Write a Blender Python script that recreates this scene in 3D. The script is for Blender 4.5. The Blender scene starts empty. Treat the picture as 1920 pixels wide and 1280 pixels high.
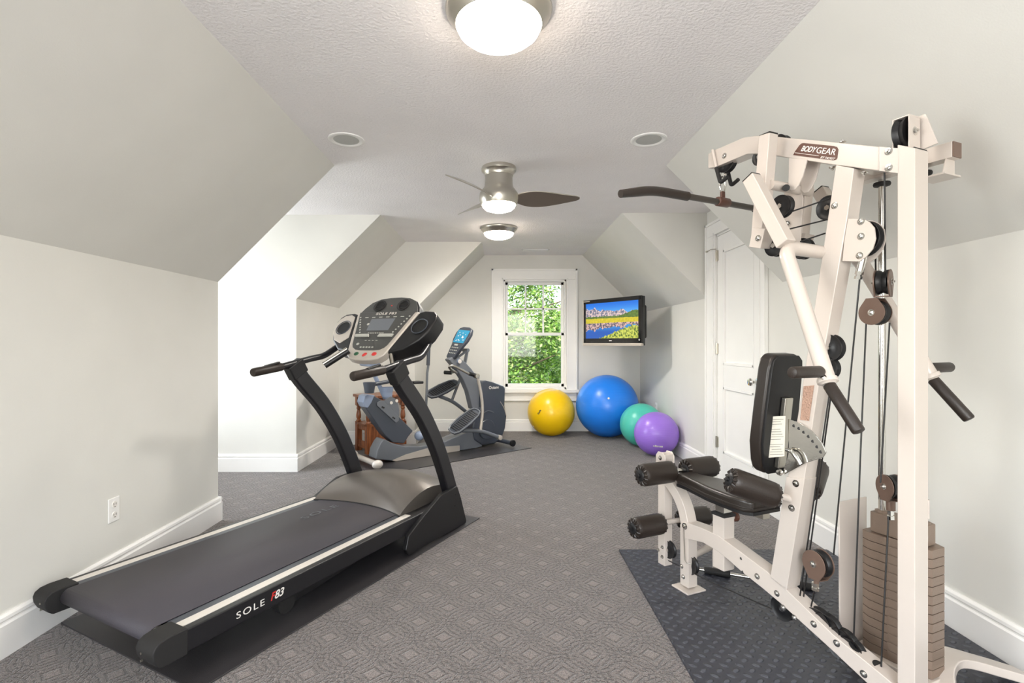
import bpy, bmesh, math, random
from mathutils import Vector, Matrix
random.seed(7)
C = bpy.context.scene.collection
PI = math.pi
# ---------------------------------------------------------------- materials
def lin(c):
    return tuple(((x/255.0)/12.92 if x/255.0 <= .04045 else (((x/255.0)+.055)/1.055)**2.4) for x in c)
def mat(name, rgb, rough=.5, metal=0.0, bump=None, coat=0.0, emit=None, spec=.5):
    m = bpy.data.materials.new(name); m.use_nodes = True
    nt = m.node_tree; b = nt.nodes['Principled BSDF']
    col = lin(rgb) + (1,)
    b.inputs['Base Color'].default_value = col
    b.inputs['Roughness'].default_value = rough
    b.inputs['Metallic'].default_value = metal
    b.inputs['Specular IOR Level'].default_value = spec
    if coat: b.inputs['Coat Weight'].default_value = coat; b.inputs['Coat Roughness'].default_value = .15
    tc = nt.nodes.new('ShaderNodeTexCoord')
    n = nt.nodes.new('ShaderNodeTexNoise')
    sc, st = bump if bump else (60, .02)
    n.inputs['Scale'].default_value = sc; n.inputs['Detail'].default_value = 4
    nt.links.new(tc.outputs['Object'], n.inputs['Vector'])
    bp = nt.nodes.new('ShaderNodeBump'); bp.inputs['Strength'].default_value = st; bp.inputs['Distance'].default_value = .01
    nt.links.new(n.outputs['Fac'], bp.inputs['Height']); nt.links.new(bp.outputs['Normal'], b.inputs['Normal'])
    # gentle colour variation
    mx = nt.nodes.new('ShaderNodeMix'); mx.data_type = 'RGBA'
    mx.inputs[6].default_value = tuple(x*.94 for x in col[:3])+(1,); mx.inputs[7].default_value = tuple(min(1,x*1.04) for x in col[:3])+(1,)
    n2 = nt.nodes.new('ShaderNodeTexNoise'); n2.inputs['Scale'].default_value = 3
    nt.links.new(tc.outputs['Object'], n2.inputs['Vector'])
    nt.links.new(n2.outputs['Fac'], mx.inputs[0]); nt.links.new(mx.outputs[2], b.inputs['Base Color'])
    if emit:
        b.inputs['Emission Color'].default_value = lin(emit[0])+(1,); b.inputs['Emission Strength'].default_value = emit[1]
    return m
M = {}
M['paint']   = mat('wall_paint', (222,221,215), .85, bump=(180,.05), spec=.2)
M['ceil']    = mat('ceiling_paint', (243,240,240), .9, bump=(75,.5), spec=.2)
M['trim']    = mat('trim_paint', (243,242,239), .4, spec=.4)
M['cream']   = mat('cream_enamel', (202,192,183), .32, coat=.3)
M['black']   = mat('black_plastic', (19,19,21), .42)
M['blackmet']= mat('black_enamel', (22,22,26), .38, coat=.1)
M['rubber']  = mat('black_rubber', (30,29,29), .7)
M['foam']    = mat('dark_foam_vinyl', (42,34,29), .42, bump=(300,.1))
M['vinyl']   = mat('brown_black_vinyl', (40,34,30), .34, bump=(250,.08), coat=.15)
M['chrome']  = mat('chrome', (215,213,208), .12, 1.0)
M['steel']   = mat('brushed_nickel', (200,196,186), .28, 1.0)
M['iron']    = mat('bronze_grey_iron', (134,116,102), .42, .25, bump=(200,.1))
M['bronze']  = mat('bronze_plate', (120,98,86), .38, .3)
M['brown']   = mat('brown_badge', (88,55,44), .4)
M['belt']    = mat('treadmill_belt', (68,65,72), .55, bump=(500,.3))
M['silver']  = mat('silver_plastic', (196,188,178), .38, .3)
M['alu']     = mat('pale_aluminium_strip', (226,220,212), .4, .2)
M['gunmetal']= mat('gunmetal_cover', (112,106,100), .32, .55)
M['grey']    = mat('grey_plastic', (104,108,114), .34)
M['dgrey']   = mat('dark_grey_plastic', (66,71,80), .32)
M['bluegrey']= mat('blue_grey_plastic', (134,146,168), .35)
M['panel']   = mat('console_panel', (70,70,68), .35)
M['grayplas']= mat('light_grey_buttons', (176,176,168), .4)
M['red']     = mat('red_button', (200,52,48), .35)
M['green']   = mat('green_button', (40,88,60), .35)
M['ink_black'] = mat('deep_black', (8,8,8), .6)
M['white']   = mat('white_print', (236,232,226), .5)
M['paper']   = mat('paper_label', (226,220,206), .8)
M['ink']     = mat('printed_ink', (70,66,62), .8)
M['wood']    = mat('cherry_wood', (136,78,46), .35, coat=.2)
M['cable']   = mat('black_cable', (24,22,22), .4)
M['ballY']   = mat('yellow_vinyl_ball', (255,206,8), .33, coat=.2)
M['ballB']   = mat('blue_vinyl_ball', (34,134,246), .33, coat=.2)
M['ballT']   = mat('teal_vinyl_ball', (84,206,186), .33, coat=.2)
M['ballP']   = mat('purple_vinyl_ball', (158,118,224), .33, coat=.2)
M['tvblack'] = mat('glossy_black_bezel', (16,16,20), .12, coat=.5)
M['lens']    = mat('lit_frosted_glass', (255,244,224), .4, emit=((255,238,218), 21.0))
M['mat_pvc'] = mat('dark_pvc_mat', (56,54,56), .3, bump=(400,.2))
M['lcd']     = mat('blue_lcd', (40,110,140), .2, emit=((50,130,160), .5))
M['speaker'] = mat('speaker_grille', (196,196,192), .7, bump=(900,.5))
M['leafA']   = mat('leaf_bright', (120,156,56), .6); M['leafB'] = mat('leaf_mid', (70,106,38), .6); M['leafC'] = mat('leaf_pale', (164,178,108), .6)
M['bark']    = mat('bark', (96,80,64), .9, bump=(40,.6))
M['lawn']    = mat('lawn_green', (110,150,60), .9, bump=(60,.6))
M['siding']  = mat('outer_roof', (120,116,110), .9)

def glass_mat():
    m = bpy.data.materials.new('window_glass'); m.use_nodes = True
    nt = m.node_tree; nt.nodes.clear()
    o = nt.nodes.new('ShaderNodeOutputMaterial'); mx = nt.nodes.new('ShaderNodeMixShader')
    t = nt.nodes.new('ShaderNodeBsdfTransparent'); g = nt.nodes.new('ShaderNodeBsdfGlossy'); g.inputs['Roughness'].default_value = .03
    t.inputs['Color'].default_value = (.97,.99,.98,1)
    fr = nt.nodes.new('ShaderNodeFresnel'); fr.inputs['IOR'].default_value = 1.3
    nt.links.new(fr.outputs[0], mx.inputs[0]); nt.links.new(t.outputs[0], mx.inputs[1]); nt.links.new(g.outputs[0], mx.inputs[2])
    nt.links.new(mx.outputs[0], o.inputs[0]); return m
M['glass'] = glass_mat()

class NB:   # tiny node builder
    def __init__(s, m): s.nt = m.node_tree; s.b = s.nt.nodes['Principled BSDF']
    def n(s, t): return s.nt.nodes.new(t)
    def l(s, a, b): s.nt.links.new(a, b)
    def m(s, op, a, b=None, c=None):
        x = s.n('ShaderNodeMath'); x.operation = op
        for i, v in enumerate((a, b, c)):
            if v is None: continue
            if isinstance(v, (int, float)): x.inputs[i].default_value = v
            else: s.l(v, x.inputs[i])
        return x.outputs[0]
    def noise(s, vec, sc, det=3):
        x = s.n('ShaderNodeTexNoise'); x.inputs['Scale'].default_value = sc; x.inputs['Detail'].default_value = det
        s.l(vec, x.inputs['Vector']); return x.outputs['Fac']
    def mix(s, f, a, b):
        x = s.n('ShaderNodeMix'); x.data_type = 'RGBA'
        for i, v in ((0, f), (6, a), (7, b)):
            if isinstance(v, (int, float)): x.inputs[i].default_value = v
            elif isinstance(v, tuple): x.inputs[i].default_value = lin(v)+(1,)
            else: s.l(v, x.inputs[i])
        return x.outputs[2]
    def smooth(s, v, a, b):
        x = s.n('ShaderNodeMapRange'); x.interpolation_type = 'SMOOTHSTEP'
        x.inputs[1].default_value = a; x.inputs[2].default_value = b; s.l(v, x.inputs[0]); return x.outputs[0]
def fresh(name):
    m = bpy.data.materials.new(name); m.use_nodes = True; return m
def carpet_mat():
    m = fresh('patterned_carpet'); k = NB(m)
    tc = k.n('ShaderNodeTexCoord'); sp = k.n('ShaderNodeSeparateXYZ'); k.l(tc.outputs['Object'], sp.inputs[0])
    x, y = sp.outputs[0], sp.outputs[1]; P = .236
    # overlapping arcs (scale pattern): distance to lattice points
    def cell(ox, oy):
        fx = k.m('SUBTRACT', k.m('FRACT', k.m('ADD', k.m('DIVIDE', x, P), ox)), .5)
        fy = k.m('SUBTRACT', k.m('FRACT', k.m('ADD', k.m('DIVIDE', y, P), oy)), .5)
        return fx, fy
    def ring(fx, fy):
        d = k.m('SQRT', k.m('ADD', k.m('MULTIPLY', fx, fx), k.m('MULTIPLY', fy, fy)))
        w = k.m('ABSOLUTE', k.m('SUBTRACT', k.m('FRACT', k.m('MULTIPLY', d, 11.0)), .5))
        return k.m('MULTIPLY', k.smooth(w, .22, .08), k.smooth(d, .24, .30))
    def diam(fx, fy): return k.m('ADD', k.m('ABSOLUTE', fx), k.m('ABSOLUTE', fy))
    a, b = cell(0, 0), cell(.5, .5)
    wob = k.noise(tc.outputs['Object'], 60, 2)
    dA, dB = diam(*a), diam(*b); d = k.m('MINIMUM', dA, dB)
    rings = k.m('MULTIPLY', k.m('MAXIMUM', ring(*a), ring(*b)), k.smooth(wob, .35, .55))
    rings = k.m('MULTIPLY', rings, k.smooth(d, .16, .22))
    fill = k.smooth(d, .15, .12)
    edge = k.m('MULTIPLY', k.smooth(d, .12, .155), k.smooth(d, .20, .17))
    fine = k.noise(tc.outputs['Object'], 230, 2); mid = k.noise(tc.outputs['Object'], 90, 3); big = k.noise(tc.outputs['Object'], 1.3, 2)
    f = k.m('ADD', .36, k.m('MULTIPLY', k.m('SUBTRACT', fine, .5), 2.8))
    f = k.m('ADD', f, k.m('MULTIPLY', k.m('SUBTRACT', mid, .5), 1.2))
    f = k.m('ADD', f, k.m('MULTIPLY', k.m('MULTIPLY', fill, wob), .34)); f = k.m('SUBTRACT', f, k.m('MULTIPLY', edge, .24)); f = k.m('SUBTRACT', f, k.m('MULTIPLY', rings, .34))
    cl = k.n('ShaderNodeClamp'); k.l(f, cl.inputs[0])
    base = k.mix(big, (46,40,38), (58,51,49))
    col = k.mix(cl.outputs[0], base, (140,128,122))
    k.l(col, k.b.inputs['Base Color']); k.b.inputs['Roughness'].default_value = .95
    k.b.inputs['Specular IOR Level'].default_value = .15
    k.b.inputs['Sheen Weight'].default_value = .5
    bp = k.n('ShaderNodeBump'); bp.inputs['Strength'].default_value = .9; bp.inputs['Distance'].default_value = .008
    h = k.m('ADD', k.m('MULTIPLY', fine, .7), k.m('MULTIPLY', k.m('ADD', rings, edge), -.5))
    k.l(h, bp.inputs['Height']); k.l(bp.outputs[0], k.b.inputs['Normal'])
    return m
M['carpet'] = carpet_mat()
def tread_mat():
    m = fresh('treadplate_foam'); k = NB(m)
    tc = k.n('ShaderNodeTexCoord'); sp = k.n('ShaderNodeSeparateXYZ'); k.l(tc.outputs['Object'], sp.inputs[0])
    x, y = sp.outputs[0], sp.outputs[1]; P = .060
    def lob(ox, oy, s):
        fx = k.m('SUBTRACT', k.m('FRACT', k.m('ADD', k.m('DIVIDE', x, P), ox)), .5)
        fy = k.m('SUBTRACT', k.m('FRACT', k.m('ADD', k.m('DIVIDE', y, P), oy)), .5)
        a = k.m('ADD', k.m('MULTIPLY', fx, .8), k.m('MULTIPLY', fy, .6*s)); b = k.m('SUBTRACT', k.m('MULTIPLY', fy, .8), k.m('MULTIPLY', fx, .6*s))
        a = k.m('MULTIPLY', a, 3.3); b = k.m('MULTIPLY', b, 5.6)
        d = k.m('SQRT', k.m('ADD', k.m('MULTIPLY', a, a), k.m('MULTIPLY', b, b)))
        return k.smooth(d, 1.05, .6)
    h = k.m('MAXIMUM', lob(0,0,1), lob(.5,.5,-1))
    k.l(k.mix(h, (52,54,62), (74,77,86)), k.b.inputs['Base Color']); k.b.inputs['Roughness'].default_value = .42
    bp = k.n('ShaderNodeBump'); bp.inputs['Strength'].default_value = 1; bp.inputs['Distance'].default_value = .006
    k.l(h, bp.inputs['Height']); k.l(bp.outputs[0], k.b.inputs['Normal'])
    return m
M['tread'] = tread_mat()
def wood_grain(m):
    k = NB(m); tc = k.n('ShaderNodeTexCoord'); mp = k.n('ShaderNodeMapping'); mp.inputs['Scale'].default_value = (14,14,1.6)
    k.l(tc.outputs['Object'], mp.inputs[0]); n = k.noise(mp.outputs[0], 3, 5)
    k.l(k.mix(k.smooth(n,.3,.7), (104,56,32), (164,100,60)), k.b.inputs['Base Color'])
wood_grain(M['wood'])
def stripe_ball(key):
    k = NB(M[key]); w = k.n('ShaderNodeTexWave'); w.bands_direction = 'Z'; w.inputs['Scale'].default_value = 18
    tc = k.n('ShaderNodeTexCoord'); k.l(tc.outputs['Object'], w.inputs['Vector'])
    bp = k.n('ShaderNodeBump'); bp.inputs['Strength'].default_value = .12; bp.inputs['Distance'].default_value = .004
    k.l(w.outputs['Fac'], bp.inputs['Height']); k.l(bp.outputs[0], k.b.inputs['Normal'])
for q in ('ballY','ballB','ballT','ballP'): stripe_ball(q)

# ---------------------------------------------------------------- mesh builder
def V(*a): return Vector(a)
def fillet(path, rad, n=5):
    P = [Vector(p) for p in path]; out = [P[0]]
    for i in range(1, len(P)-1):
        a, b, c = P[i-1], P[i], P[i+1]
        r = min(rad, (a-b).length*.45, (c-b).length*.45)
        p0 = b+(a-b).normalized()*r; p1 = b+(c-b).normalized()*r
        for j in range(n+1):
            t = j/n; out.append(p0*(1-t)**2 + b*2*t*(1-t) + p1*t*t)
    out.append(P[-1]); return out
def spline(pts, n=6):
    P = [Vector(p) for p in pts]; P = [P[0]*2-P[1]]+P+[P[-1]*2-P[-2]]; out = []
    for i in range(1, len(P)-2):
        for j in range(n):
            t = j/n; a,b,c,d = P[i-1:i+3]
            out.append(.5*((2*b)+(c-a)*t+(2*a-5*b+4*c-d)*t*t+(3*b-a-3*c+d)*t**3))
    out.append(P[-2]); return out
class MB:
    def __init__(s): s.v = []; s.f = []
    def add(s, vs, fs):
        b = len(s.v); s.v += [tuple(v) for v in vs]; s.f += [tuple(b+i for i in f) for f in fs]; return s
    def box(s, x0, x1, y0, y1, z0, z1):
        vs = [(x,y,z) for x in (x0,x1) for y in (y0,y1) for z in (z0,z1)]
        return s.add(vs, [(0,1,3,2),(4,6,7,5),(0,4,5,1),(2,3,7,6),(0,2,6,4),(1,5,7,3)])
    def prism(s, pts, off):
        pts = [Vector(p) for p in pts]; off = Vector(off); n = len(pts)
        return s.add(pts+[p+off for p in pts], [tuple(range(n)), tuple(range(2*n-1,n-1,-1))]+[(i,(i+1)%n,n+(i+1)%n,n+i) for i in range(n)])
    def obox(s, c, ax, ay, az):
        c, ax, ay, az = map(Vector, (c, ax, ay, az))
        vs = [c+ax*i+ay*j+az*k for i in (-1,1) for j in (-1,1) for k in (-1,1)]
        return s.add(vs, [(0,1,3,2),(4,6,7,5),(0,4,5,1),(2,3,7,6),(0,2,6,4),(1,5,7,3)])
    def tube(s, path, r, n=14, sx=1.0):
        P = [Vector(p) for p in path]; m = len(P); R = r if isinstance(r, (list, tuple)) else [r]*m
        T = [(P[min(i+1,m-1)]-P[max(i-1,0)]).normalized() for i in range(m)]
        up = Vector((0,0,1)) if abs(T[0].z) < .9 else Vector((1,0,0))
        a = T[0].cross(up).normalized(); vs = []
        for i in range(m):
            a = (a - T[i]*a.dot(T[i])).normalized(); b = T[i].cross(a)
            vs += [P[i]+(a*math.cos(2*PI*j/n)*sx+b*math.sin(2*PI*j/n))*R[i] for j in range(n)]
        fs = [(i*n+j, i*n+(j+1)%n, (i+1)*n+(j+1)%n, (i+1)*n+j) for i in range(m-1) for j in range(n)]
        fs += [tuple(range(n)), tuple((m-1)*n+j for j in range(n))]
        return s.add(vs, fs)
    def rect(s, path, w, h, side=(1,0,0)):
        P = [Vector(p) for p in path]; m = len(P); S = Vector(side).normalized(); vs = []
        for i in range(m):
            T = (P[min(i+1,m-1)]-P[max(i-1,0)]).normalized(); N = T.cross(S).normalized()
            S2 = N.cross(T).normalized()
            W = w[i] if isinstance(w, list) else w; H = h[i] if isinstance(h, list) else h
            vs += [P[i]+S2*a*W/2+N*b*H/2 for a, b in ((-1,-1),(1,-1),(1,1),(-1,1))]
        fs = [(i*4+j, i*4+(j+1)%4, (i+1)*4+(j+1)%4, (i+1)*4+j) for i in range(m-1) for j in range(4)]
        return s.add(vs, fs+[(0,1,2,3), tuple((m-1)*4+j for j in range(4))])
    def lathe(s, prof, c=(0,0,0), axis=(0,0,1), n=24):
        A = Vector(axis).normalized(); q = Vector((0,0,1)).rotation_difference(A); c = Vector(c); vs = []; m = len(prof)
        for r, z in prof:
            vs += [c+q@Vector((r*math.cos(2*PI*j/n), r*math.sin(2*PI*j/n), z)) for j in range(n)]
        fs = [(i*n+j, i*n+(j+1)%n, (i+1)*n+(j+1)%n, (i+1)*n+j) for i in range(m-1) for j in range(n)]
        if prof[0][0] > 1e-6: fs.append(tuple(range(n)))
        if prof[-1][0] > 1e-6: fs.append(tuple((m-1)*n+j for j in range(n)))
        return s.add(vs, fs)
    def cyl(s, p0, p1, r, n=20, bev=0.0):
        p0, p1 = Vector(p0), Vector(p1); L = (p1-p0).length
        pr = [(r,0),(r,L)] if not bev else [(r-bev,0),(r-.3*bev,bev*.3),(r,bev),(r,L-bev),(r-.3*bev,L-bev*.3),(r-bev,L)]
        return s.lathe(pr, p0, p1-p0, n)
    def ellipsoid(s, c, ax, ay, az, n=20, m=12):
        c, ax, ay, az = map(Vector, (c, ax, ay, az)); vs = []
        for i in range(m+1):
            p = PI*i/m
            vs += [c+az*math.cos(p)+(ax*math.cos(2*PI*j/n)+ay*math.sin(2*PI*j/n))*math.sin(p) for j in range(n)]
        return s.add(vs, [(i*n+j, i*n+(j+1)%n, (i+1)*n+(j+1)%n, (i+1)*n+j) for i in range(m) for j in range(n)])
    def build(s, name, m, parent=None, bevel=0.0, seg=2, ang=38, smooth=True, subd=0):
        bm = bmesh.new(); vs = [bm.verts.new(v) for v in s.v]
        for f in s.f:
            try: bm.faces.new([vs[i] for i in f])
            except ValueError: pass
        bmesh.ops.remove_doubles(bm, verts=bm.verts, dist=1e-5)
        bmesh.ops.recalc_face_normals(bm, faces=bm.faces)
        me = bpy.data.meshes.new(name); bm.to_mesh(me); bm.free()
        me.materials.append(m if not isinstance(m, str) else M[m])
        if smooth:
            me.polygons.foreach_set('use_smooth', [True]*len(me.polygons)); me.set_sharp_from_angle(angle=math.radians(ang))
        o = bpy.data.objects.new(name, me); C.objects.link(o)
        if parent: o.parent = parent
        if bevel:
            b = o.modifiers.new('edge', 'BEVEL'); b.width = bevel; b.segments = seg; b.limit_method = 'ANGLE'; b.angle_limit = math.radians(40); b.harden_normals = True
        if subd:
            d = o.modifiers.new('sub', 'SUBSURF'); d.levels = subd; d.render_levels = subd
        return o
def tag(o, label=None, cat=None, group=None, kind=None):
    if label: o['label'] = label
    if cat: o['category'] = cat
    if group: o['group'] = group
    if kind: o['kind'] = kind
    return o
def empty(name, loc, rz=0):
    o = bpy.data.objects.new(name, None); C.objects.link(o); o.location = loc; o.rotation_euler = (0,0,rz); o.empty_display_size = .1; return o
def struct(o): o['kind'] = 'structure'; return o
def text_mesh(name, body, size, m, parent, mw, ext=.0008, shear=0.0, bold=0.0, space=1.0, align='LEFT', fit=None):
    cu = bpy.data.curves.new(name, 'FONT'); cu.body = body; cu.size = size; cu.extrude = ext; cu.shear = shear; cu.offset = bold; cu.space_character = space
    cu.align_x = align
    t = bpy.data.objects.new(name+'_tmp', cu); C.objects.link(t)
    dg = bpy.context.evaluated_depsgraph_get(); me = bpy.data.meshes.new_from_object(t.evaluated_get(dg))
    bpy.data.objects.remove(t)
    if fit:
        xs = [v.co.x for v in me.vertices]; ys = [v.co.y for v in me.vertices]; fx, fy = fit[0]/(max(xs)-min(xs)), fit[1]/(max(ys)-min(ys)); mx, my = min(xs), min(ys)
        for v in me.vertices: v.co.x = (v.co.x-mx)*fx; v.co.y = (v.co.y-my)*fy
    me.transform(mw); me.materials.clear(); me.materials.append(M[m])
    o = bpy.data.objects.new(name, me); C.objects.link(o)
    if parent: o.parent = parent
    return o
def frame_mw(o, xd, yd):
    xd = Vector(xd).normalized(); yd = Vector(yd); yd = (yd-xd*yd.dot(xd)).normalized(); z = xd.cross(yd)
    return Matrix(((xd.x,yd.x,z.x,o[0]),(xd.y,yd.y,z.y,o[1]),(xd.z,yd.z,z.z,o[2]),(0,0,0,1)))
HC = 1.22; F = 960.0; VX = 938.0; VY = 643.0
# ---------------------------------------------------------------- the attic room
XL, XR, XC, H, K = -1.94, 1.94, 1.14, 2.44, 1.64
Y0, Y1, Y2, Y2R, Y3, YF = -2.4, 3.52, 4.87, 4.80, 6.17, 7.11
DX = -3.5   # depth of the left dormer
def P3(poly, y0, y1): return [(x, y0, z) for x, z in poly], (0, y1-y0, 0)
def wprism(name, poly, y0, y1, m='paint'):
    a, b = P3(poly, y0, y1); return struct(MB().prism(a, b).build(name, m, smooth=False))
fl = MB().box(DX-.1, XR+.1, Y0-.1, YF+.15, -.1, 0); struct(fl.build('floor', 'carpet', smooth=False))
# ceiling over everything
struct(MB().box(DX-.1, XR+.1, Y0-.1, YF+.15, H, H+.1).build('ceiling', 'ceil', smooth=False))
# left side
NA, NBB = -1.1, .8      # unseen dormer beside the photographer, added to let in fill light from the left
struct(MB().box(XL-.1, XL, NBB+.1, Y1-.1, 0, K+.1).build('wall_left', 'paint', smooth=False))
struct(MB().box(XL-.1, XL, Y0, NA-.1, 0, K+.1).build('wall_left_rear', 'paint', smooth=False))
wprism('ceiling_slope_left', [(-XC,H),(XL,K),(XL-.1,K),(XL-.1,H)], NBB+.1, Y1-.1)
wprism('ceiling_slope_left_rear', [(-XC,H),(XL,K),(XL-.1,K),(XL-.1,H)], Y0, NA-.1)
dorm = [(DX,0),(XL,0),(XL,K),(-XC,H),(DX,H)]
wprism('wall_left_dormer_near', dorm, Y1-.1, Y1)
wprism('wall_left_dormer_far', dorm, Y2, Y2+.1)
nd = [(-2.9,0),(XL,0),(XL,K),(-XC,H),(-2.9,H)]
wprism('wall_left_added_dormer_a', nd, NA-.1, NA); wprism('wall_left_added_dormer_b', nd, NBB, NBB+.1)  # side walls of the added dormer
mb = MB().box(-3.0,-2.9,NA-.1,NA+.15,0,H).box(-3.0,-2.9,NBB-.15,NBB+.1,0,H).box(-3.0,-2.9,NA+.15,NBB-.15,0,.7).box(-3.0,-2.9,NA+.15,NBB-.15,2.2,H)
struct(mb.build('wall_added_dormer_end','paint',smooth=False))
struct(MB().box(XL-.1, XL, Y2+.1, Y3, 0, K+.1).build('wall_left_middle', 'paint', smooth=False))
wprism('ceiling_slope_left_middle', [(-XC,H),(XL,K),(XL-.1,K),(XL-.1,H)], Y2+.1, Y3)
K2 = 1.63; XN = -1.03
wprism('wall_left_step', [(XL-.1,0),(XN,0),(XN,K2),(XN+H-K2,H),(XL-.1,H)], Y3, Y3+.1)
struct(MB().box(XN-.1, XN, Y3+.1, YF, 0, K2+.05).build('wall_left_far', 'paint', smooth=False))
wprism('ceiling_slope_left_far', [(XN+H-K2,H),(XN,K2),(XN-.1,K2),(XN-.1,H)], Y3+.1, YF)
# dormer end wall with a window opening (out of the frame)
wy0, wy1, wz0, wz1 = 3.72, 4.67, .75, 2.15
mb = MB().box(DX-.1, DX, Y1-.1, wy0, 0, H).box(DX-.1, DX, wy1, Y2+.1, 0, H).box(DX-.1, DX, wy0, wy1, 0, wz0).box(DX-.1, DX, wy0, wy1, wz1, H)
struct(mb.build('wall_dormer_end', 'paint', smooth=False))
# right side
DY0, DY1, DZ = 3.81, 4.576, 2.17     # door slab
mb = MB().box(XR, XR+.1, Y0, DY0-.02, 0, H).box(XR, XR+.1, DY1+.02, YF, 0, H).box(XR, XR+.1, DY0-.02, DY1+.02, DZ+.015, H).box(XR+.07, XR+.1, DY0-.02, DY1+.02, 0, DZ+.015)
struct(mb.build('wall_right', 'paint', smooth=False))
tri = [(XC,H),(XR,K),(XR,H)]
wprism('ceiling_slope_right', tri, Y0, Y1)
wprism('ceiling_slope_right_far', tri, Y2R, YF)
# back wall behind the photographer; its wide window opening is added for fill light
bx0, bx1, bz0, bz1 = -1.15, 1.15, .75, 2.2
mb = MB().box(XL-.1, bx0, Y0-.1, Y0, 0, H).box(bx1, XR+.1, Y0-.1, Y0, 0, H).box(bx0, bx1, Y0-.1, Y0, 0, bz0).box(bx0, bx1, Y0-.1, Y0, bz1, H)
struct(mb.build('wall_back', 'paint', smooth=False))
# far wall with window opening
gx0, gx1, gz0, gz1 = .045, .915, .58, 2.10
mb = MB().box(XN-.1, gx0, YF, YF+.15, 0, H).box(gx1, XR+.1, YF, YF+.15, 0, H).box(gx0, gx1, YF, YF+.15, 0, gz0).box(gx0, gx1, YF, YF+.15, gz1, H)
struct(mb.build('wall_far', 'paint', smooth=False))
# baseboards: profile swept as boxes
def board(name, p0, p1, n):       # n = direction into the room, p0->p1 along wall
    p0, p1, n = Vector(p0), Vector(p1), Vector(n)
    prof = [(0,0),(.020,0),(.020,.125),(.013,.132),(.013,.138),(.018,.144),(.016,.156),(.008,.165),(0,.165)]
    pts = [p0+n*a+Vector((0,0,b)) for a, b in prof]
    return struct(MB().prism(pts, p1-p0).build(name, 'trim', smooth=False))
t = .02
board('baseboard_left', (XL,NBB,0), (XL,Y1,0), (1,0,0))
board('baseboard_left_dormer_near', (DX,Y1,0), (XL+t,Y1,0), (0,1,0))
board('baseboard_left_dormer_far', (DX,Y2,0), (XL+t,Y2,0), (0,-1,0))
board('baseboard_left_middle', (XL,Y2,0), (XL,Y3,0), (1,0,0))
board('baseboard_left_step', (XL,Y3,0), (XN+t,Y3,0), (0,-1,0))
board('baseboard_left_far', (XN,Y3,0), (XN,YF,0), (1,0,0))
board('baseboard_far', (XN,YF,0), (XR,YF,0), (0,-1,0))
board('baseboard_right', (XR,Y0,0), (XR,3.70,0), (-1,0,0))
board('baseboard_right_far', (XR,4.79,0), (XR,YF,0), (-1,0,0))
# ---------------------------------------------------------------- far window
w = struct(empty('window_1', (0,YF,0)))
mb = MB()
cx0, cx1, cz1 = -.11, 1.055, 2.235
for a, b in ((cx0, gx0-.0), (gx1, cx1)): mb.box(a, b, -.022, 0, gz0-.02, gz1)
mb.box(cx0, cx1, -.022, 0, gz1, cz1)
mb.build('casing', 'trim', w, .004)
mb = MB()
mb.box(cx0-.012, cx0+.014, -.036, -.022, gz0-.02, cz1+.012).box(cx1-.014, cx1+.012, -.036, -.022, gz0-.02, cz1+.012).box(cx0-.012, cx1+.012, -.036, -.022, cz1-.014, cz1+.012)
mb.box(gx0-.022, gx0-.004, -.030, -.022, gz0-.0, gz1+.02).box(gx1+.004, gx1+.022, -.030, -.022, gz0, gz1+.02).box(gx0-.022, gx1+.022, -.030, -.022, gz1+.004, gz1+.02)
mb.build('casing_moulding', 'trim', w, .003)
MB().box(cx0-.03, cx1+.03, -.07, .05, gz0-.045, gz0-.0).build('sill', 'trim', w, .006)
MB().box(cx0, cx1, -.02, 0, gz0-.16, gz0-.045).box(cx0, cx1, -.028, -.02, gz0-.16, gz0-.145).build('apron', 'trim', w, .003)
mb = MB().box(gx0, gx0+.025, 0, .15, gz0, gz1).box(gx1-.025, gx1, 0, .15, gz0, gz1).box(gx0, gx1, 0, .15, gz1-.025, gz1).box(gx0, gx1, .0, .15, gz0, gz0+.03)
mb.build('window_frame', 'trim', w, .003)
ix0, ix1 = gx0+.025, gx1-.025; mz = 1.345
def sash(name, z0, z1, y, mun):
    s = MB().box(ix0, ix0+.038, y, y+.035, z0, z1).box(ix1-.038, ix1, y, y+.035, z0, z1).box(ix0, ix1, y, y+.035, z0, z0+.045).box(ix0, ix1, y, y+.035, z1-.04, z1).build(name, 'trim', w, .003)
    a0, a1, c0, c1 = ix0+.038, ix1-.038, z0+.045, z1-.04
    if mun:
        g = MB()
        for i in (1, 2): xx = a0+(a1-a0)*i/3; g.box(xx-.011, xx+.011, y-.004, y+.03, c0, c1)
        zz = (c0+c1)/2; g.box(a0, a1, y-.004, y+.03, zz-.011, zz+.011)
        g.build('muntin', 'trim', s)
    MB().box(a0, a1, y+.016, y+.020, c0, c1).build('pane', 'glass', s, smooth=False)
    return s
sash('lower_sash', gz0+.03, mz+.02, .05, False)
up = sash('upper_sash', mz-.022, gz1-.025, .09, True)
MB().box(.45,.51,.035,.05,mz+.02,mz+.035).build('sash_lock', 'steel', w, .003)
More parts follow.
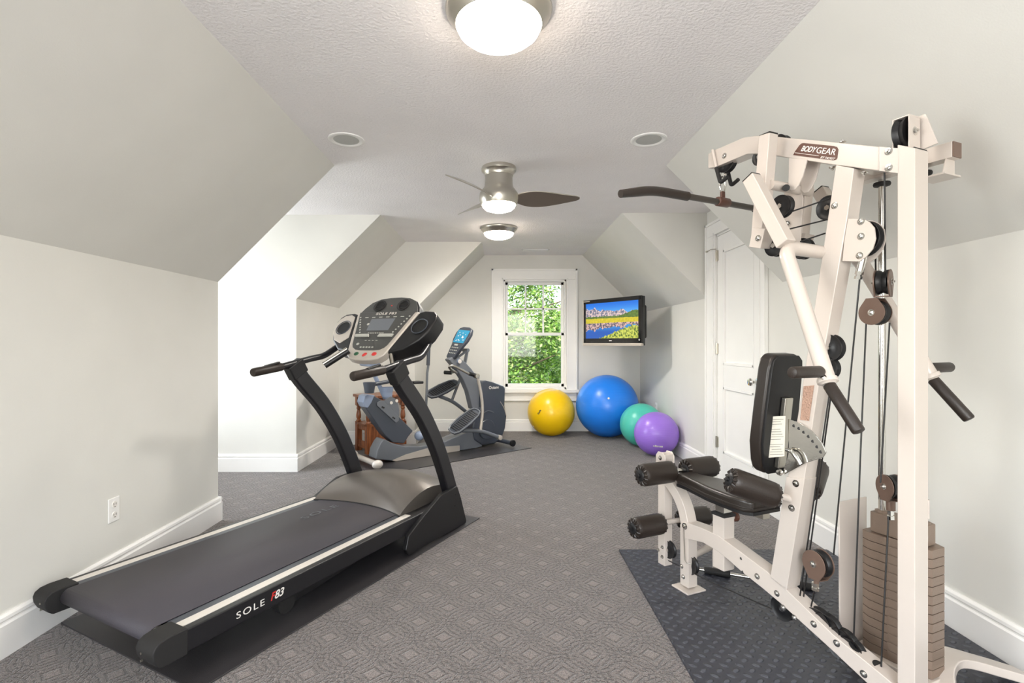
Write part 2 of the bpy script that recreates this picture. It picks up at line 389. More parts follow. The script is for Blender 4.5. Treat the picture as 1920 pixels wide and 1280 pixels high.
# ---------------------------------------------------------------- unseen window frames: the dormer's, and a back one added for fill light
w = struct(empty('window_2', (DX,0,0)))
mb = MB().box(-.1,.02,wy0-.08,wy0,wz0-.08,wz1+.08).box(-.1,.02,wy1,wy1+.08,wz0-.08,wz1+.08).box(-.1,.02,wy0,wy1,wz1,wz1+.08).box(-.1,.05,wy0,wy1,wz0-.08,wz0)
mb.build('casing', 'trim', w)
w = struct(empty('added_window_3', (0,Y0,0)))  # window added behind the camera to hold the fill lamp
mb = MB().box(bx0-.08,bx0,-.1,.02,bz0-.08,bz1+.08).box(bx1,bx1+.08,-.1,.02,bz0-.08,bz1+.08).box(bx0,bx1,-.1,.02,bz1,bz1+.08).box(bx0,bx1,-.1,.05,bz0-.08,bz0)
mb.box(-.03,.03,-.08,-.03,bz0,bz1); mb.build('casing', 'trim', w)
# ---------------------------------------------------------------- closet door on the right wall
d = struct(empty('door_1', (XR,0,0)))
ZB = .012
xs0, xs1 = .004, .045
mb = MB(); st = .115
mb.box(xs0, xs1, DY0, DY0+st, ZB, DZ).box(xs0, xs1, DY1-st, DY1, ZB, DZ)
mb.box(xs0, xs1, DY0+st, DY1-st, ZB, .26).box(xs0, xs1, DY0+st, DY1-st, .84, 1.03).box(xs0, xs1, DY0+st, DY1-st, DZ-.14, DZ)
mb.build('door_slab', 'trim', d, .002)
for z0, z1 in ((.26,.84),(1.03,DZ-.14)):
    p = MB().box(xs0+.014, xs1-.01, DY0+st, DY1-st, z0, z1).build('door_panel', 'trim', d)
    mo = MB(); a, b = DY0+st, DY1-st
    for (y0,y1,q0,q1) in ((a,a+.022,z0,z1),(b-.022,b,z0,z1),(a,b,z0,z0+.022),(a,b,z1-.022,z1)): mo.box(xs0-.003, xs0+.016, y0, y1, q0, q1)
    mo.build('panel_moulding', 'trim', p, .004)
mb = MB()
mb.box(-.022, 0, DY0-.105, DY0-.012, 0, DZ+.02).box(-.022, 0, DY1+.012, DY1+.2, 0, DZ+.02).box(-.022, 0, DY0-.105, DY1+.2, DZ+.02, DZ+.14)
mb.build('casing', 'trim', d, .004)
mb = MB().box(-.034, -.022, DY0-.108, DY0-.086, 0, DZ+.143).box(-.034, -.022, DY1+.176, DY1+.203, 0, DZ+.143).box(-.034, -.022, DY0-.108, DY1+.203, DZ+.12, DZ+.143)
mb.box(-.029, -.022, DY1+.03, DY1+.045, 0, DZ+.04).box(-.029,-.022,DY0-.03,DY0-.02,0,DZ+.04).build('casing_moulding', 'trim', d, .003)
MB().box(0,.07,DY0-.02,DY0-.004,0,DZ+.015).box(0,.07,DY1+.004,DY1+.02,0,DZ+.015).box(0,.07,DY0-.02,DY1+.02,DZ+.003,DZ+.015).build('jamb','trim',d)
for z in (.34, 1.17, 2.0):
    MB().box(-.005, .004, DY1-.02, DY1+.022, z-.045, z+.045).cyl((-.008,DY1+.002,z-.05),(-.008,DY1+.002,z+.05),.007,10).build('hinge', 'steel', d)
MB().tube([(-.01,DY1+.0,2.06),(-.05,DY1+.02,2.06),(-.06,DY1+.07,2.05)],.004,8).cyl((-.06,DY1+.07,2.05),(-.066,DY1+.085,2.05),.008,10).build('door_stop','steel',d)
kn = MB().lathe([(.026,0),(.026,.005),(.012,.010),(.010,.03),(.016,.038),(.027,.046),(.030,.056),(.024,.066),(.0,.070)],(.004,DY0+.06,.925),(-1,0,0),20).build('door_knob','chrome',d)
# ---------------------------------------------------------------- outlets
def outlet(x, y, z, s, label):
    o = tag(empty('wall_outlet', (x,y,z)), label, 'outlet', 'wall outlets')
    n = -1 if x > 0 else 1
    pts = MB().box(0, n*.006, -.037, .037, -.06, .06).build('cover_plate','trim',o,.003)
    for dz in (-.026,.026):
        r = MB().lathe([(.0165,0),(.0165,.003),(.0,.0032)],(n*.006,0,dz),(n,0,0),20).build('receptacle','white',o)
        MB().box(n*.009,n*.0097,-.009,-.006,dz-.002,dz+.008).box(n*.009,n*.0097,.006,.009,dz-.002,dz+.008).box(n*.009,n*.0097,-.003,.003,dz-.012,dz-.008).build('slot','ink',r)
    return o
outlet(XL, 2.566, .386, 1, 'white duplex outlet low on the left wall near the treadmill')
outlet(XR, 6.36, .42, 1, 'white outlet low on the right wall behind the teal exercise ball')
# ---------------------------------------------------------------- ceiling fittings
def flush_light(y, label):
    o = tag(empty('flush_ceiling_light', (-.006*y/2,y,H)), label, 'light', 'flush ceiling lights')
    MB().lathe([(.193,0),(.195,-.008),(.190,-.022),(.178,-.034),(.172,-.040),(.160,-.058),(.156,-.062),(.150,-.062),(.150,-.03),(0,-.03)],n=48).build('metal_rim','steel',o)
    MB().lathe([(.158,-.040),(.157,-.062),(.147,-.082),(.125,-.100),(.09,-.113),(.05,-.120),(0,-.122)],n=48).build('glass_lens','lens',o)
    return o
flush_light(1.87, 'large round lit flush light with nickel rim at the top edge, nearest the camera')
flush_light(5.42, 'small looking round flush light with nickel rim beyond the ceiling fan')
f = tag(empty('ceiling_fan', (-.01,3.56,H)), 'brushed nickel hugger ceiling fan with three thin blades and lit lens', 'ceiling fan')
MB().lathe([(.118,0),(.122,-.012),(.120,-.026),(.108,-.034),(.100,-.05),(.098,-.06)],n=40).build('canopy','steel',f)
MB().lathe([(.094,-.055),(.098,-.12),(.104,-.145),(.118,-.16),(.126,-.175)],n=40).build('motor_housing','steel',f)
MB().lathe([(.128,-.175),(.134,-.185),(.136,-.21),(.134,-.235),(.124,-.262),(.118,-.262),(.118,-.2)],n=40).build('light_kit_ring','steel',f)
MB().lathe([(.118,-.255),(.112,-.275),(.095,-.292),(.06,-.304),(0,-.31)],n=40).build('glass_lens','lens',f)
for a in (2, 124, 236):
    mb = MB(); ca, sa = math.cos(math.radians(a)), math.sin(math.radians(a)); N = 18; top = []; bot = []
    for i in range(N+1):
        t = i/N; r = .11+t*.455
        wl = .018+.056*math.sin(PI*min(1,t*1.0)**.75)*(1-.35*t); wl = max(wl*(1 if t < .97 else .45), .006)
        sw = .02*math.sin(PI*t)
        for s in (-1, 1):
            q = sw+s*wl*.85; z = -.212-s*wl*.62*(1-.25*t)+.008*t
            top.append((ca*r-sa*q, sa*r+ca*q, z)); bot.append((ca*r-sa*q, sa*r+ca*q, z-.006))
    n = len(top); fs = []
    for i in range(N):
        b = i*2; fs += [(b,b+1,b+3,b+2),(n+b,n+b+2,n+b+3,n+b+1),(b,b+2,n+b+2,n+b),(b+1,n+b+1,n+b+3,b+3)]
    fs += [(0,n,n+1,1),(n-2,n-1,2*n-1,2*n-2)]
    mb.add(top+bot, fs); mb.build('fan_blade','steel',f)
for x, lab in ((-.923,'round white flush speaker in the ceiling on the left of the fan'),(.89,'round white flush speaker in the ceiling on the right of the fan')):
    o = tag(empty('ceiling_speaker',(x,3.07,H)), lab, 'speaker', 'recessed ceiling speakers')
    MB().lathe([(.106,0),(.106,-.004),(.100,-.007),(.090,-.006),(.086,-.003)],n=40).build('trim_ring','trim',o)
    MB().lathe([(.088,-.0025),(.05,-.004),(0,-.0045)],n=40).build('grille','speaker',o)
o = tag(empty('air_vent',(.49,6.73,H)), 'small white louvred air vent in the ceiling above the window', 'vent')
o.location.x = .46
MB().box(-.18,.18,-.07,-.055,-.008,0).box(-.18,.18,.055,.07,-.008,0).box(-.18,-.165,-.07,.07,-.008,0).box(.165,.18,-.07,.07,-.008,0).build('vent_frame','trim',o)
mb = MB()
for i in range(8): mb.obox((0,-.045+i*.013,-.006),(.165,0,0),(0,.005,.003),(0,0,.0008))
mb.build('louvre','trim',o); MB().box(-.165,.165,-.055,.055,-.002,-.0005).build('vent_back','ink',o)
# ---------------------------------------------------------------- multi station home gym (local: x across, y forward, z up)
GP = (1.3196, 1.638); GA = math.radians(24); gs, gc = math.sin(GA), math.cos(GA)
def gp(px, py, r=0.0):
    u = (px-VX)/F
    t = ((GP[0]+gc*r)-u*(GP[1]+gs*r))/(gs+gc*u); Y = GP[1]+gs*r+gc*t
    return Vector((r, t, HC-(py-VY)/F*Y))
def gpt(px, py, t):        # same, at a given forward distance t
    u = (px-VX)/F
    r = (u*(GP[1]+gc*t)-GP[0]+gs*t)/(gc-gs*u); Y = GP[1]+gs*r+gc*t
    return Vector((r, t, HC-(py-VY)/F*Y))
G = tag(empty('home_gym', (GP[0],GP[1],0), GA), 'tall cream multi station home gym with pulleys, dark pads and a weight stack', 'gym machine')
def gprism(pts, r0, r1):
    return MB().prism([gp(x, y, r0) for x, y in pts], (r1-r0,0,0))
bolt_me = {}
def bolt(parent, p, ax=(-1,0,0), r=.009, name='bolt'):
    key = (round(r,4), tuple(ax))
    if key not in bolt_me:
        o = MB().lathe([(r*1.35,0),(r*1.35,.0016),(r*.95,.002)],(0,0,0),ax,18).lathe([(r*.85,.002),(r*.85,.006),(r*.7,.007),(r*.4,.0072),(r*.4,.011),(0,.0112)],(0,0,0),ax,6).build(name,'chrome',parent)
        bolt_me[key] = o.data
    else:
        o = bpy.data.objects.new(name, bolt_me[key]); C.objects.link(o); o.parent = parent
    o.location = p; return o
def pulley(parent, c, r, w=.026, ax=(1,0,0), bm=True, name='pulley'):
    prof = [(0,-w*.3),(r*.25,-w*.5),(r*.45,-w*.32),(r*.85,-w*.34),(r,-w*.5),(r*.98,-w*.3),(r*.86,0),(r*.98,w*.3),(r,w*.5),(r*.85,w*.34),(r*.45,w*.32),(r*.25,w*.5),(0,w*.3)]
    o = MB().lathe(prof,c,ax,32).build(name,'black',parent)
    if bm:
        a = Vector(ax).normalized(); b = MB().lathe([(.010,-w*.5-.006),(.010,w*.5+.006)],c,ax,6).build('axle_bolt','chrome',o)
    return o
W = .033
up_ = MB().box(-.037,.037,-.025,.025,.0,1.80)
up_.v = [(x,y,(z if z < 1 else (1.830 if y < 0 else 1.858))) for x,y,z in up_.v]
up_ = up_.build('rear_upright','cream',G,.003)
MB().box(-.034,.034,-.022,.022,1.82,1.835).build('end_cap','rubber',up_)
MB().cyl((.04,-.02,.66),(.04,-.02,.72),.006,10).build('latch_stub','cream',up_)
# boom
top = [(1327.7,288.4),(1338.7,281.4),(1370,268),(1394,257.5),(1415,254.5),(1431,254.7),(1455,256),(1480,258.7),(1520,262),(1560,266),(1650,275),(1685,278)]
bot = [(1685,324),(1640,319),(1600,313.5),(1560,308.4),(1520,302),(1480,296),(1455,291.5),(1429,288),(1400.8,288.5),(1379.7,297),(1343,312.6),(1327.7,315.5)]
boom = gprism(top+bot, -W, W).build('boom','cream',G,.003)
j = gprism([(1648,274.5),(1686,277.8),(1686,325),(1648,320)], -W-.004, -W-.0005).build('joint_plate','cream',boom,.001)
for px, py in ((1666.5,283.5),(1666.5,314.5),): bolt(boom, gp(px,py,-W-.004))
bolt(boom, gp(1358.6,292,-W))
for px, py in ((1561,313),(1620,323)): bolt(boom, gp(px,py,-.015), (0,0,-1))
bolt(boom, gp(1580,266.5,-.01),(0,0,1),.008)
st = gprism([(1487,290.5),(1491,283),(1499,272),(1503,268.6),(1507,268),(1563,273.5),(1569,275.5),(1571.5,280),(1569.5,296),(1567,299.5),(1562,300.5)], -W-.0022, -W-.0006).build('badge','brown',boom,smooth=False)
o0, o1, o2 = gp(1501.5,283.2,-W-.0024), gp(1567,290.7,-W-.0024), gp(1501.5,272.2,-W-.0024)
s_ = (o1-o0).length; HT = (o2-o0).length*.95
mw = frame_mw(o0, o1-o0, o2-o0)
text_mesh('lettering','BODY',.03,'white',st,mw,shear=.25,bold=.0004,space=.95,fit=(s_*.43,HT*.95))
mw = frame_mw(gp(1529.5,286.8,-W-.0024), o1-o0, o2-o0); text_mesh('lettering','GEAR',.03,'white',st,mw,fit=(s_*.53,HT))
mw = frame_mw(gp(1538,296.6,-W-.0024), o1-o0, o2-o0); text_mesh('lettering','BY HOIST',.01,'white',st,mw,shear=.3,fit=(s_*.40,HT*.36))
MB().tube([gp(1490.5,286.3,-W-.0024),gp(1535,292.0,-W-.0024)],.0009,6).build('rule_line','white',st)
# lat pulley in the boom nose, hooks
pulley(boom, gp(1362,303,0), .05, .028); pulley(boom, gp(1428,295,0),.036,.026); pulley(boom, gp(1463,272,0),.04,.03)
a = gp(1366,309,0)
for s in (-1, 1):
    h0, h1, h2, h3 = (gp(1336,281,-.045), gp(1343,314,-.045), gp(1351,343,-.045), gp(1365,331,-.045)) if s < 0 else (gp(1354,297,.05), gp(1364,318,.05), gp(1371,348,.05), gp(1385,336,.05))
    rod = MB().tube([h0,h1],.0065,10).build('bar_hook','cream',G)
    MB().tube(fillet([h1,h2,h3],.012,4),.0085,10).build('rubber_sleeve','rubber',rod)
# leaning main post
PL = [(1567,309),(1601,315),(1536,700),(1503,960),(1473,1109),(1445,1084),(1466,960),(1493,787),(1522.5,612),(1556,372)]
PL = [(1567,309),(1601,315),(1588,411),(1536,712),(1507,905),(1474,1108),(1445,1084),(1476,899),(1500,752),(1536,515)]
post = gprism(PL, -W, W).build('main_post','cream',G,.003)
gprism([(1474,893),(1508.5,898),(1501,945),(1475,1104),(1444,1082)], -W-.005, W+.005).build('post_socket','cream',post,.002)
for px, py in ((1492.5,906),(1484.5,952)): bolt(post, gp(px,py,-W-.005), r=.010)
bolt(post, gp(1565,385.5,-W)); bolt(post, gp(1541,651.5,-W))
bp_ = gprism([(1506.5,724),(1526,722),(1516.5,789),(1500,787)], -W-.003, -W-.0006).build('embossed_plate','bronze',post,.0008)
bp_.data.materials.clear(); bp_.data.materials.append(mat('pink_bronze',(196,160,140),.45,.1,bump=(160,1.0)))
# base beam
BT = [(1278,978),(1290,980),(1315,989),(1347,1004),(1380,1028),(1440,1073),(1473,1104),(1560,1188),(1683,1289)]
BB = [(1683,1330),(1625,1280),(1560,1219),(1464,1131.6),(1430,1103),(1392,1073),(1366,1050),(1345,1033),(1318,1017),(1280,1008)]
base = gprism(BT+BB, -W, W).build('base_beam','cream',G,.003)
for px, py in ((1420,1080),(1457,1112),(1469,1139),(1490,1158),(1526,1169.5),(1569,1205.5),(1619.6,1263)): bolt(base, gp(px,py,-W))
for px, py in ((1390,1046.5),(1393,1072)): MB().cyl(gp(px,py,-W+.001),gp(px,py,-W-.0008),.006,10).build('bolt_hole','rubber',base)
for px, py, rr in ((1496,1121,.02),(1519,1141,.024),(1607,1213,.026),(1649.5,1249,.022)):
    c_ = gp(px,py,0); n_ = (gp(1560,1188,-W)-gp(1473,1104,-W)); n_.x = 0; n_ = Vector((0,n_.z,-n_.y)).normalized(); n_ = n_ if n_.z > 0 else -n_
    c0 = c_; MB().lathe([(rr*.86,0),(rr,.0002),(rr,.002),(rr*.86,.002)],c0,n_,24).lathe([(0,.0004),(rr*.86,.0004)],c0,n_,24).build('cable_port','rubber',base)
for px, py, rr in ((1534,1167,.055),(1550,1178,.055),(1581,1208,.055),(1594,1222,.052),(1470,1139,.048)): pulley(base, gp(px,py,0), rr, .03, bm=False)
# front foot with the arched seat support
foot = gprism([(1275,985),(1305,990),(1312,1096),(1278,1094)], -.030, .030)
foot = MB().rect([gpt(1291,984,.965)-Vector((0,0,0)), Vector((0,.965,.03))], .058, .055).build('front_leg','cream',G,.003)
fx = [Vector((0,.965,.30)), Vector((0,.965,.335)), Vector((0,.985,.40)), Vector((0,1.02,.455)), Vector((0,1.065,.495)), Vector((0,1.10,.515))]
MB().rect(spline(fx,4), .058, .052).build('arched_support','cream',foot,.003)
MB().box(-.058,.058,.91,1.02,.013,.021).build('foot_plate','cream',foot,.002)
for px, py in ((1277.5,1061),(1280.5,1081)): bolt(foot, gp(px+1,py,-.029), r=.008)
bolt(foot, gp(1284,986,-W-.001), r=.012)
pl_ = pulley(foot, Vector((0,.95,.135)), .045, .02)
MB().tube([gp(1282,990,-W-.004),gp(1284,1050,-W-.004),gp(1288,1056,-W-.004),gp(1296,1057,-W-.004)],.0022,8).build('retaining_wire','steel',foot)
# leg developer
dev = MB().box(-.026,.026,1.105,1.155,.07,.60).build('leg_developer','cream',G,.003)
mb = MB()
for s in (-1,1): mb.prism([(s*.032,1.165,.55),(s*.032,1.165,.635),(s*.032,1.15,.655),(s*.032,1.11,.655),(s*.032,1.095,.635),(s*.032,1.095,.55)],(-s*.006,0,0))
mb.box(-.027,.027,1.10,1.16,.55,.645); mb.build('pivot_bracket','cream',dev,.004)
bolt(dev, (-.032,1.13,.625), r=.009); 
for z in (.115,.165,.14): bolt(dev, (-.027,1.12+(.03 if z == .14 else 0),z), r=.007)
pulley(dev, Vector((0,1.10,.155)), .044, .018)
def roller(parent, p0, p1, r, name='foam_roller'):
    p0, p1 = Vector(p0), Vector(p1); L = (p1-p0).length; ax = p1-p0
    o = MB().lathe([(r*.30,0),(r*.62,-.004),(r*.90,.002),(r*.98,.010),(r,.022),(r,L-.022),(r*.98,L-.010),(r*.90,L-.002),(r*.30,L)],p0,ax,32).build(name,'foam',parent)
    for e, d in ((p0,-ax),(p1,ax)):
        MB().lathe([(r*.55,0),(r*.55,.006),(r*.45,.010),(r*.2,.011),(r*.2,.018),(0,.02)],e,d,20).build('end_cap','black',o)
        mb = MB(); q = Vector((0,0,1)).rotation_difference(d.normalized())
        for k in range(14):
            a = 2*PI*k/14; v0 = q@Vector((math.cos(a)*r*.5,math.sin(a)*r*.5,.004)); v1 = q@Vector((math.cos(a)*r*.93,math.sin(a)*r*.93,-.003)); mb.tube([e+v0,e+(v0+v1)/2+d.normalized()*.004,e+v1],[.003,.005,.003],6)
        mb.build('gathered_vinyl','vinyl',o)
    return o
tz, tt = .577, 1.035
ax_ = MB().tube([(-.24,tt,tz),(.24,tt,tz)],.012,12).build('upper_roller_bar','chrome',G)
roller(ax_, (-.235,tt,tz), (-.045,tt,tz), .054); roller(ax_, (.235,tt,tz), (.045,tt,tz), .054)
tz, tt = .304, 1.085
ax_ = MB().tube([(-.24,tt,tz),(.24,tt,tz)],.013,12).build('lower_roller_bar','cream',dev)
roller(dev, (-.24,tt,tz), (-.065,tt,tz), .052); roller(dev, (.24,tt,tz), (.065,tt,tz), .052)
# seat
mb = MB(); zt = .585
out = [(-.052,1.0),(-.058,.93),(-.10,.76),(-.112,.62),(-.108,.555),(-.085,.525),(.085,.525),(.108,.555),(.112,.62),(.10,.76),(.058,.93),(.052,1.0)]
seat = MB().prism([(x,y,zt-.062) for x,y in out],(0,0,.055)).build('seat_pad','vinyl',G,.016,4)
MB().prism([(x*.93,y*.985+.012,zt-.072) for x,y in out],(0,0,.014)).build('seat_board','black',seat)
MB().tube([Vector((x*1.005,y,zt-.04)) for x,y in out+out[:1]],.003,6).build('seam_piping','vinyl',seat)
sp_ = MB().box(-.032,.032,.72,.785,.20,.445).build('seat_post','cream',G,.003)
MB().box(-.036,.036,.716,.789,.440,.452).build('collar','rubber',sp_); MB().box(-.024,.024,.728,.777,.44,.515).build('inner_tube','chrome',sp_,.002)
MB().cyl((.03,.75,.425),(.055,.75,.425),.012,14).build('knob_boss','cream',sp_); MB().lathe([(.010,0),(.022,.006),(.024,.018),(.014,.026),(0,.027)],(.055,.75,.425),(1,0,0),16).build('adjustment_knob','brown',sp_)
MB().box(-.02,.02,.53,.62,.49,.516).build('slider_plate','steel',sp_,.002)
# low rear stand behind the beam
stand = MB().box(.265,.315,1.02,1.07,.013,.19).build('rear_stand','cream',G,.003); MB().tube([(.0,.97,.165),(.29,1.045,.165)],.018,12).build('cross_tube','cream',stand)
# backrest
A_, B_ = gp(1476,664,0), gp(1452,886,0); d_ = (B_-A_); L_ = d_.length; dn = d_.normalized(); nn = Vector((0,dn.z,-dn.y)); nn = nn if nn.y > 0 else -nn
outl = [(-.062,0),(-.085,.02),(-.092,.06),(-.098,.22),(-.100,.36),(-.082,.44),(-.070,L_-.02),(-.05,L_),(.05,L_),(.070,L_-.02),(.082,.44),(.100,.36),(.098,.22),(.092,.06),(.085,.02),(.062,0)]
pad = MB().prism([A_+Vector((x,0,0))+dn*s for x,s in outl], nn*.058).build('backrest_pad','vinyl',G,.014,4)
MB().prism([A_-nn*.010+Vector((x*.96,0,0))+dn*(s*.985+.005) for x,s in outl], nn*.012).build('backrest_board','black',pad,.003)
bk = MB().rect([A_-nn*.022+dn*.17, A_-nn*.022+dn*(L_-.03)],.045,.02).build('backrest_bracket','steel',pad,.004)
lab = [(1442.5,781),(1473,779),(1471,855),(1440.5,858)]
lb = MB().prism([gp(x,y,-.055) for x,y in lab],(-.0015,0,0)).build('paper_tag','paper',pad)
mb = MB()
for i in range(15):
    if i in (3,9): continue
    y = 786+i*4.7; x0 = 1444 if i % 3 else 1447; mb.tube([gp(x0,y,-.0569),gp(1469-(i*5 % 7),y-.6,-.0569)],.0007,4)
mb.build('printed_lines','ink',lb)
sec = [(1477,785),(1487,788),(1500,793),(1520,806),(1541,830),(1549,848),(1543.5,857),(1510,868),(1471,889),(1467,886),(1478,852),(1479,830)]
se = gprism(sec, -W-.011, -W-.006).build('adjustment_sector','chrome',pad,.001)
for px, py in ((1488.5,798),(1498,803),(1507,810),(1516,818),(1524,827),(1532,837.5),(1539,847)): MB().cyl(gp(px,py,-W-.0105),gp(px,py,-W-.0125),.0058,14).build('adjustment_hole','rubber',se)
MB().tube(spline([gp(1475,843,-.06),gp(1484,846,-.065),gp(1492,856,-.065),gp(1500,870,-.06)],5),[.008]*16,10).build('adjustment_lever','chrome',se)
MB().lathe([(.012,0),(.013,.004),(.010,.012),(0,.014)],gp(1463,885,-.05),(-1,0,0),16).build('pivot_bolt','chrome',se)
# thigh hold-down rollers
p_ = gp(1497,940,0)
for s in (-1,1):
    e = Vector((s*.25,p_.y+.10,.690)); o0 = p_+Vector((s*W,0,0)); d = (e-o0)
    rod = MB().tube([p_, e],.014,12).build('roller_arm','cream',G); roller(rod, e, o0+d*.28, .051)
# D-shaped pulley housing on the back of the post
hs = [(1590,410),(1618,410.5),(1630,416),(1639,427),(1641.5,447),(1636,466),(1624,481),(1611,490),(1579,489.5),(1583,450)]
h_ = gprism(hs, -.030, -.024).prism([gp(x,y,-.030)+Vector((.054,0,0)) for x,y in hs],(.006,0,0)).build('pulley_housing','cream',post,.001)
for px, py in ((1614.6,415),(1614.6,443),(1611.9,479)): bolt(h_, gp(px,py,-.030))
pulley(h_, gp(1617,448,0), .062, .03)
c0, c1 = gp(1620,474,-.01), gp(1612,508,-.01)
a_ = MB().cyl(c0,c1,.0125,18).build('cable_adjuster','chrome',G); MB().lathe([(.013,0),(.013,.012),(.009,.012),(.009,.018),(.012,.018),(.012,.028)],c1,c1-c0,6).build('hex_nut','chrome',a_)
# pec frame hanging from the boom (near and far)
for s in (-1, 1):
    q = .115
    T, Bt = gp(1441,253,-q), gp(1424,463,-q); T.x, Bt.x = s*q, s*q
    fr = MB().rect([T, Bt],.048,.048).build('butterfly_frame','cream',G,.003)
    MB().rect([T+Vector((0,0,.003)),T-Vector((0,0,.004))],.046,.046).build('tube_cap','rubber',fr)
    J = gp(1432,428,-q-.003); J.x = s*(q+.003); MB().rect([J, Bt+Vector((0,0,-.004))],.056,.056).build('pivot_sleeve','cream',fr,.003); bolt(fr, gp(1421.5,446.5,-q-.031) if s < 0 else Vector((q+.031,J.y,J.z-.05)), (s,0,0))
    pulley(fr, Vector((s*(q-.035),Bt.y-.045,Bt.z+.0)), .042, .024)
    T2, B2 = gp(1409,334,-.20), gp(1474,458,-.205); T2.x, B2.x = s*.20, s*.205
    ar = MB().rect([T2, B2],.046,.05).build('press_arm_strut','cream',G,.003)
    dd = (T2-B2).normalized(); MB().rect([T2+dd*.004,T2-dd*.003],.044,.048).build('tube_cap','rubber',ar)
    ex = [gp(1548,474,-.0), gp(1470,463,-.205), gp(1553,718,-.284)]
    for e in ex: e.x = abs(e.x)*s
    pa = MB().tube(fillet(ex,.055,7),.0245,18).build('press_arm','cream',G)
    E = ex[2]; dE = (ex[2]-ex[1]).normalized()
    MB().lathe([(.029,-.016),(.030,-.012),(.030,-.002),(.024,.0),(.020,.004)],E,dE,20).build('arm_collar','cream',pa)
    g1 = MB().cyl(E-dE*.035+Vector((s*.018,0,.004)),E-dE*.035+Vector((s*.155,0,.004)),.0185,20,.008).build('upper_hand_grip','foam',pa)
    g2 = E+dE*.004; g3 = gp(1611,810,-.30) ; g3.x = abs(g3.x)*s
    MB().cyl(g2, g3,.0185,20,.006).build('lower_hand_grip','foam',pa)
    bolt(pa, E-dE*.03+Vector((s*.026,-.012,-.01)), (s,0,0), .008)
cr = MB().tube([(-.115,gp(1482,353,0).y,gp(1482,353,0).z),(.115,gp(1482,353,0).y,gp(1482,353,0).z)],.019,16).build('frame_cross_tube','cream',G)
hb = gprism([(1479,296),(1513,299),(1505,330),(1497,347),(1490,356),(1483,357),(1477.5,352),(1478.5,330)], -.040,-.034).prism([gp(x,y,-.040)+Vector((.074,0,0)) for x,y in [(1479,296),(1513,299),(1505,330),(1497,347),(1490,356),(1483,357),(1477.5,352),(1478.5,330)]],(.006,0,0)).build('hanging_bracket','cream',boom,.001)
MB().cyl(gp(1474,352,-.075),gp(1474,352,-.045),.013,14).build('rubber_bumper','rubber',cr)
pulley(G, gp(1467,387,-.07), .043, .026, name='guide_pulley'); pulley(G, gp(1556,390,.02), .045, .026, name='guide_pulley')
sd = gprism([(1470,362),(1500,352),(1505,372),(1500,454),(1470,454),(1468,420)], .05,.056).build('side_plate','cream',G,.001); bolt(sd, gp(1477,419,.045))
# weight stack
sx, sy = .195, .135; n = 14; z0 = .085; pitch = .0312
def plate(ww, ll, ch): return [(-ww,-ll+ch),(-ww+ch*.5,-ll),(ww-ch*.5,-ll),(ww,-ll+ch),(ww,ll-ch),(ww-ch*.5,ll),(-ww+ch*.5,ll),(-ww,ll-ch)]
stack = tag(MB().box(sx-.075,sx+.075,.015,.27,.045,.085).build('stack_base','cream',G,.004))
pm = None
for i in range(n):
    if pm is None:
        mb = MB().prism([(x,y,.0008) for x,y in plate(.052,.112,.03)],(0,0,pitch-.0016))
        mb.prism([(-.0555,-.07,.0075),(-.0555,.012,.0075),(-.0555,.018,pitch+.0045),(-.0555,-.064,pitch+.0045)],(.004,0,0))
        pm = mb.build('weight_plate','iron',G,.0015,1)
        MB()
        o = pm
    else:
        o = pm.copy(); C.objects.link(o)
    o.location = (sx, sy, z0+i*pitch)
    if i == 0:
        hole = MB().cyl((-.0555,-.028,pitch*.65),(-.0562,-.028,pitch*.65),.005,10).build('pin_hole','rubber',o)
    else:
        h2 = hole.copy(); C.objects.link(h2); h2.parent = o
zt = z0+n*pitch
tb = MB().prism([(sx+x,sy+y,zt+.001) for x,y in plate(.038,.09,.02)],(0,0,.072)).build('top_block','iron',G,.003)
for z in (.022,.05): MB().cyl((sx-.038,sy-.02,zt+z),(sx-.0390,sy-.02,zt+z),.006,12).build('pin_hole','rubber',tb)
for yy in (sy+.065, sy-.065):
    rd = MB().cyl((sx,yy,.085),(sx,yy,1.86),.0115,18).build('guide_rod','chrome',G)
    MB().lathe([(.022,0),(.022,.006),(.014,.008)],(sx,yy,zt+.073),(0,0,1),20).build('rod_bushing','iron',rd)
    MB().lathe([(.012,0),(.026,.003),(.028,.009),(.026,.015),(.012,.018)],(sx,yy,1.80),(0,0,1),24).build('rubber_donut','rubber',rd)
sel = MB().cyl((sx,sy,zt+.07),(sx,sy,zt+.19),.010,12).build('selector_rod','steel',tb)
# weight pulley above the block
wp = gp(1668,912,.10); wp.x = .12; wp = gpt(1670,912,.12)
def housed(name, c, r, ax, down, parent=G, w=.030):
    ax = Vector(ax).normalized(); c = Vector(c); down = Vector(down).normalized(); sd_ = ax.cross(down).normalized()
    hs_ = MB()
    for s in (-1,1):
        o_ = c+ax*s*(w/2+.004); pts = [o_+(down*math.cos(a)+sd_*math.sin(a))*r for a in [PI*k/14 for k in range(4,25)]]
        pts += [o_+down*(r*1.16)-sd_*r*.42, o_+down*(r*1.16)+sd_*r*.42]
        hs_.prism(pts, ax*s*.004)
    hs_.prism([c+down*r*1.16-sd_*r*.42-ax*(w/2+.008), c+down*r*1.16+sd_*r*.42-ax*(w/2+.008), c+down*r*1.10+sd_*r*.42-ax*(w/2+.008), c+down*r*1.10-sd_*r*.42-ax*(w/2+.008)], ax*(w+.016))
    h = hs_.build(name,'bronze',parent,.001)
    pulley(h, c, r*.98, w, ax, bm=False)
    for s in (-1,1): bolt(h, c+ax*s*(w/2+.008), tuple(ax*s), r*.19)
    return h
housed('weight_pulley', wp, .042, (1,-.45,0), (0,0,-1)); 
st_ = MB().cyl(wp+Vector((0,0,-.05)), wp+Vector((0,0,-.082)),.014,14).build('pulley_stem','bronze',G)
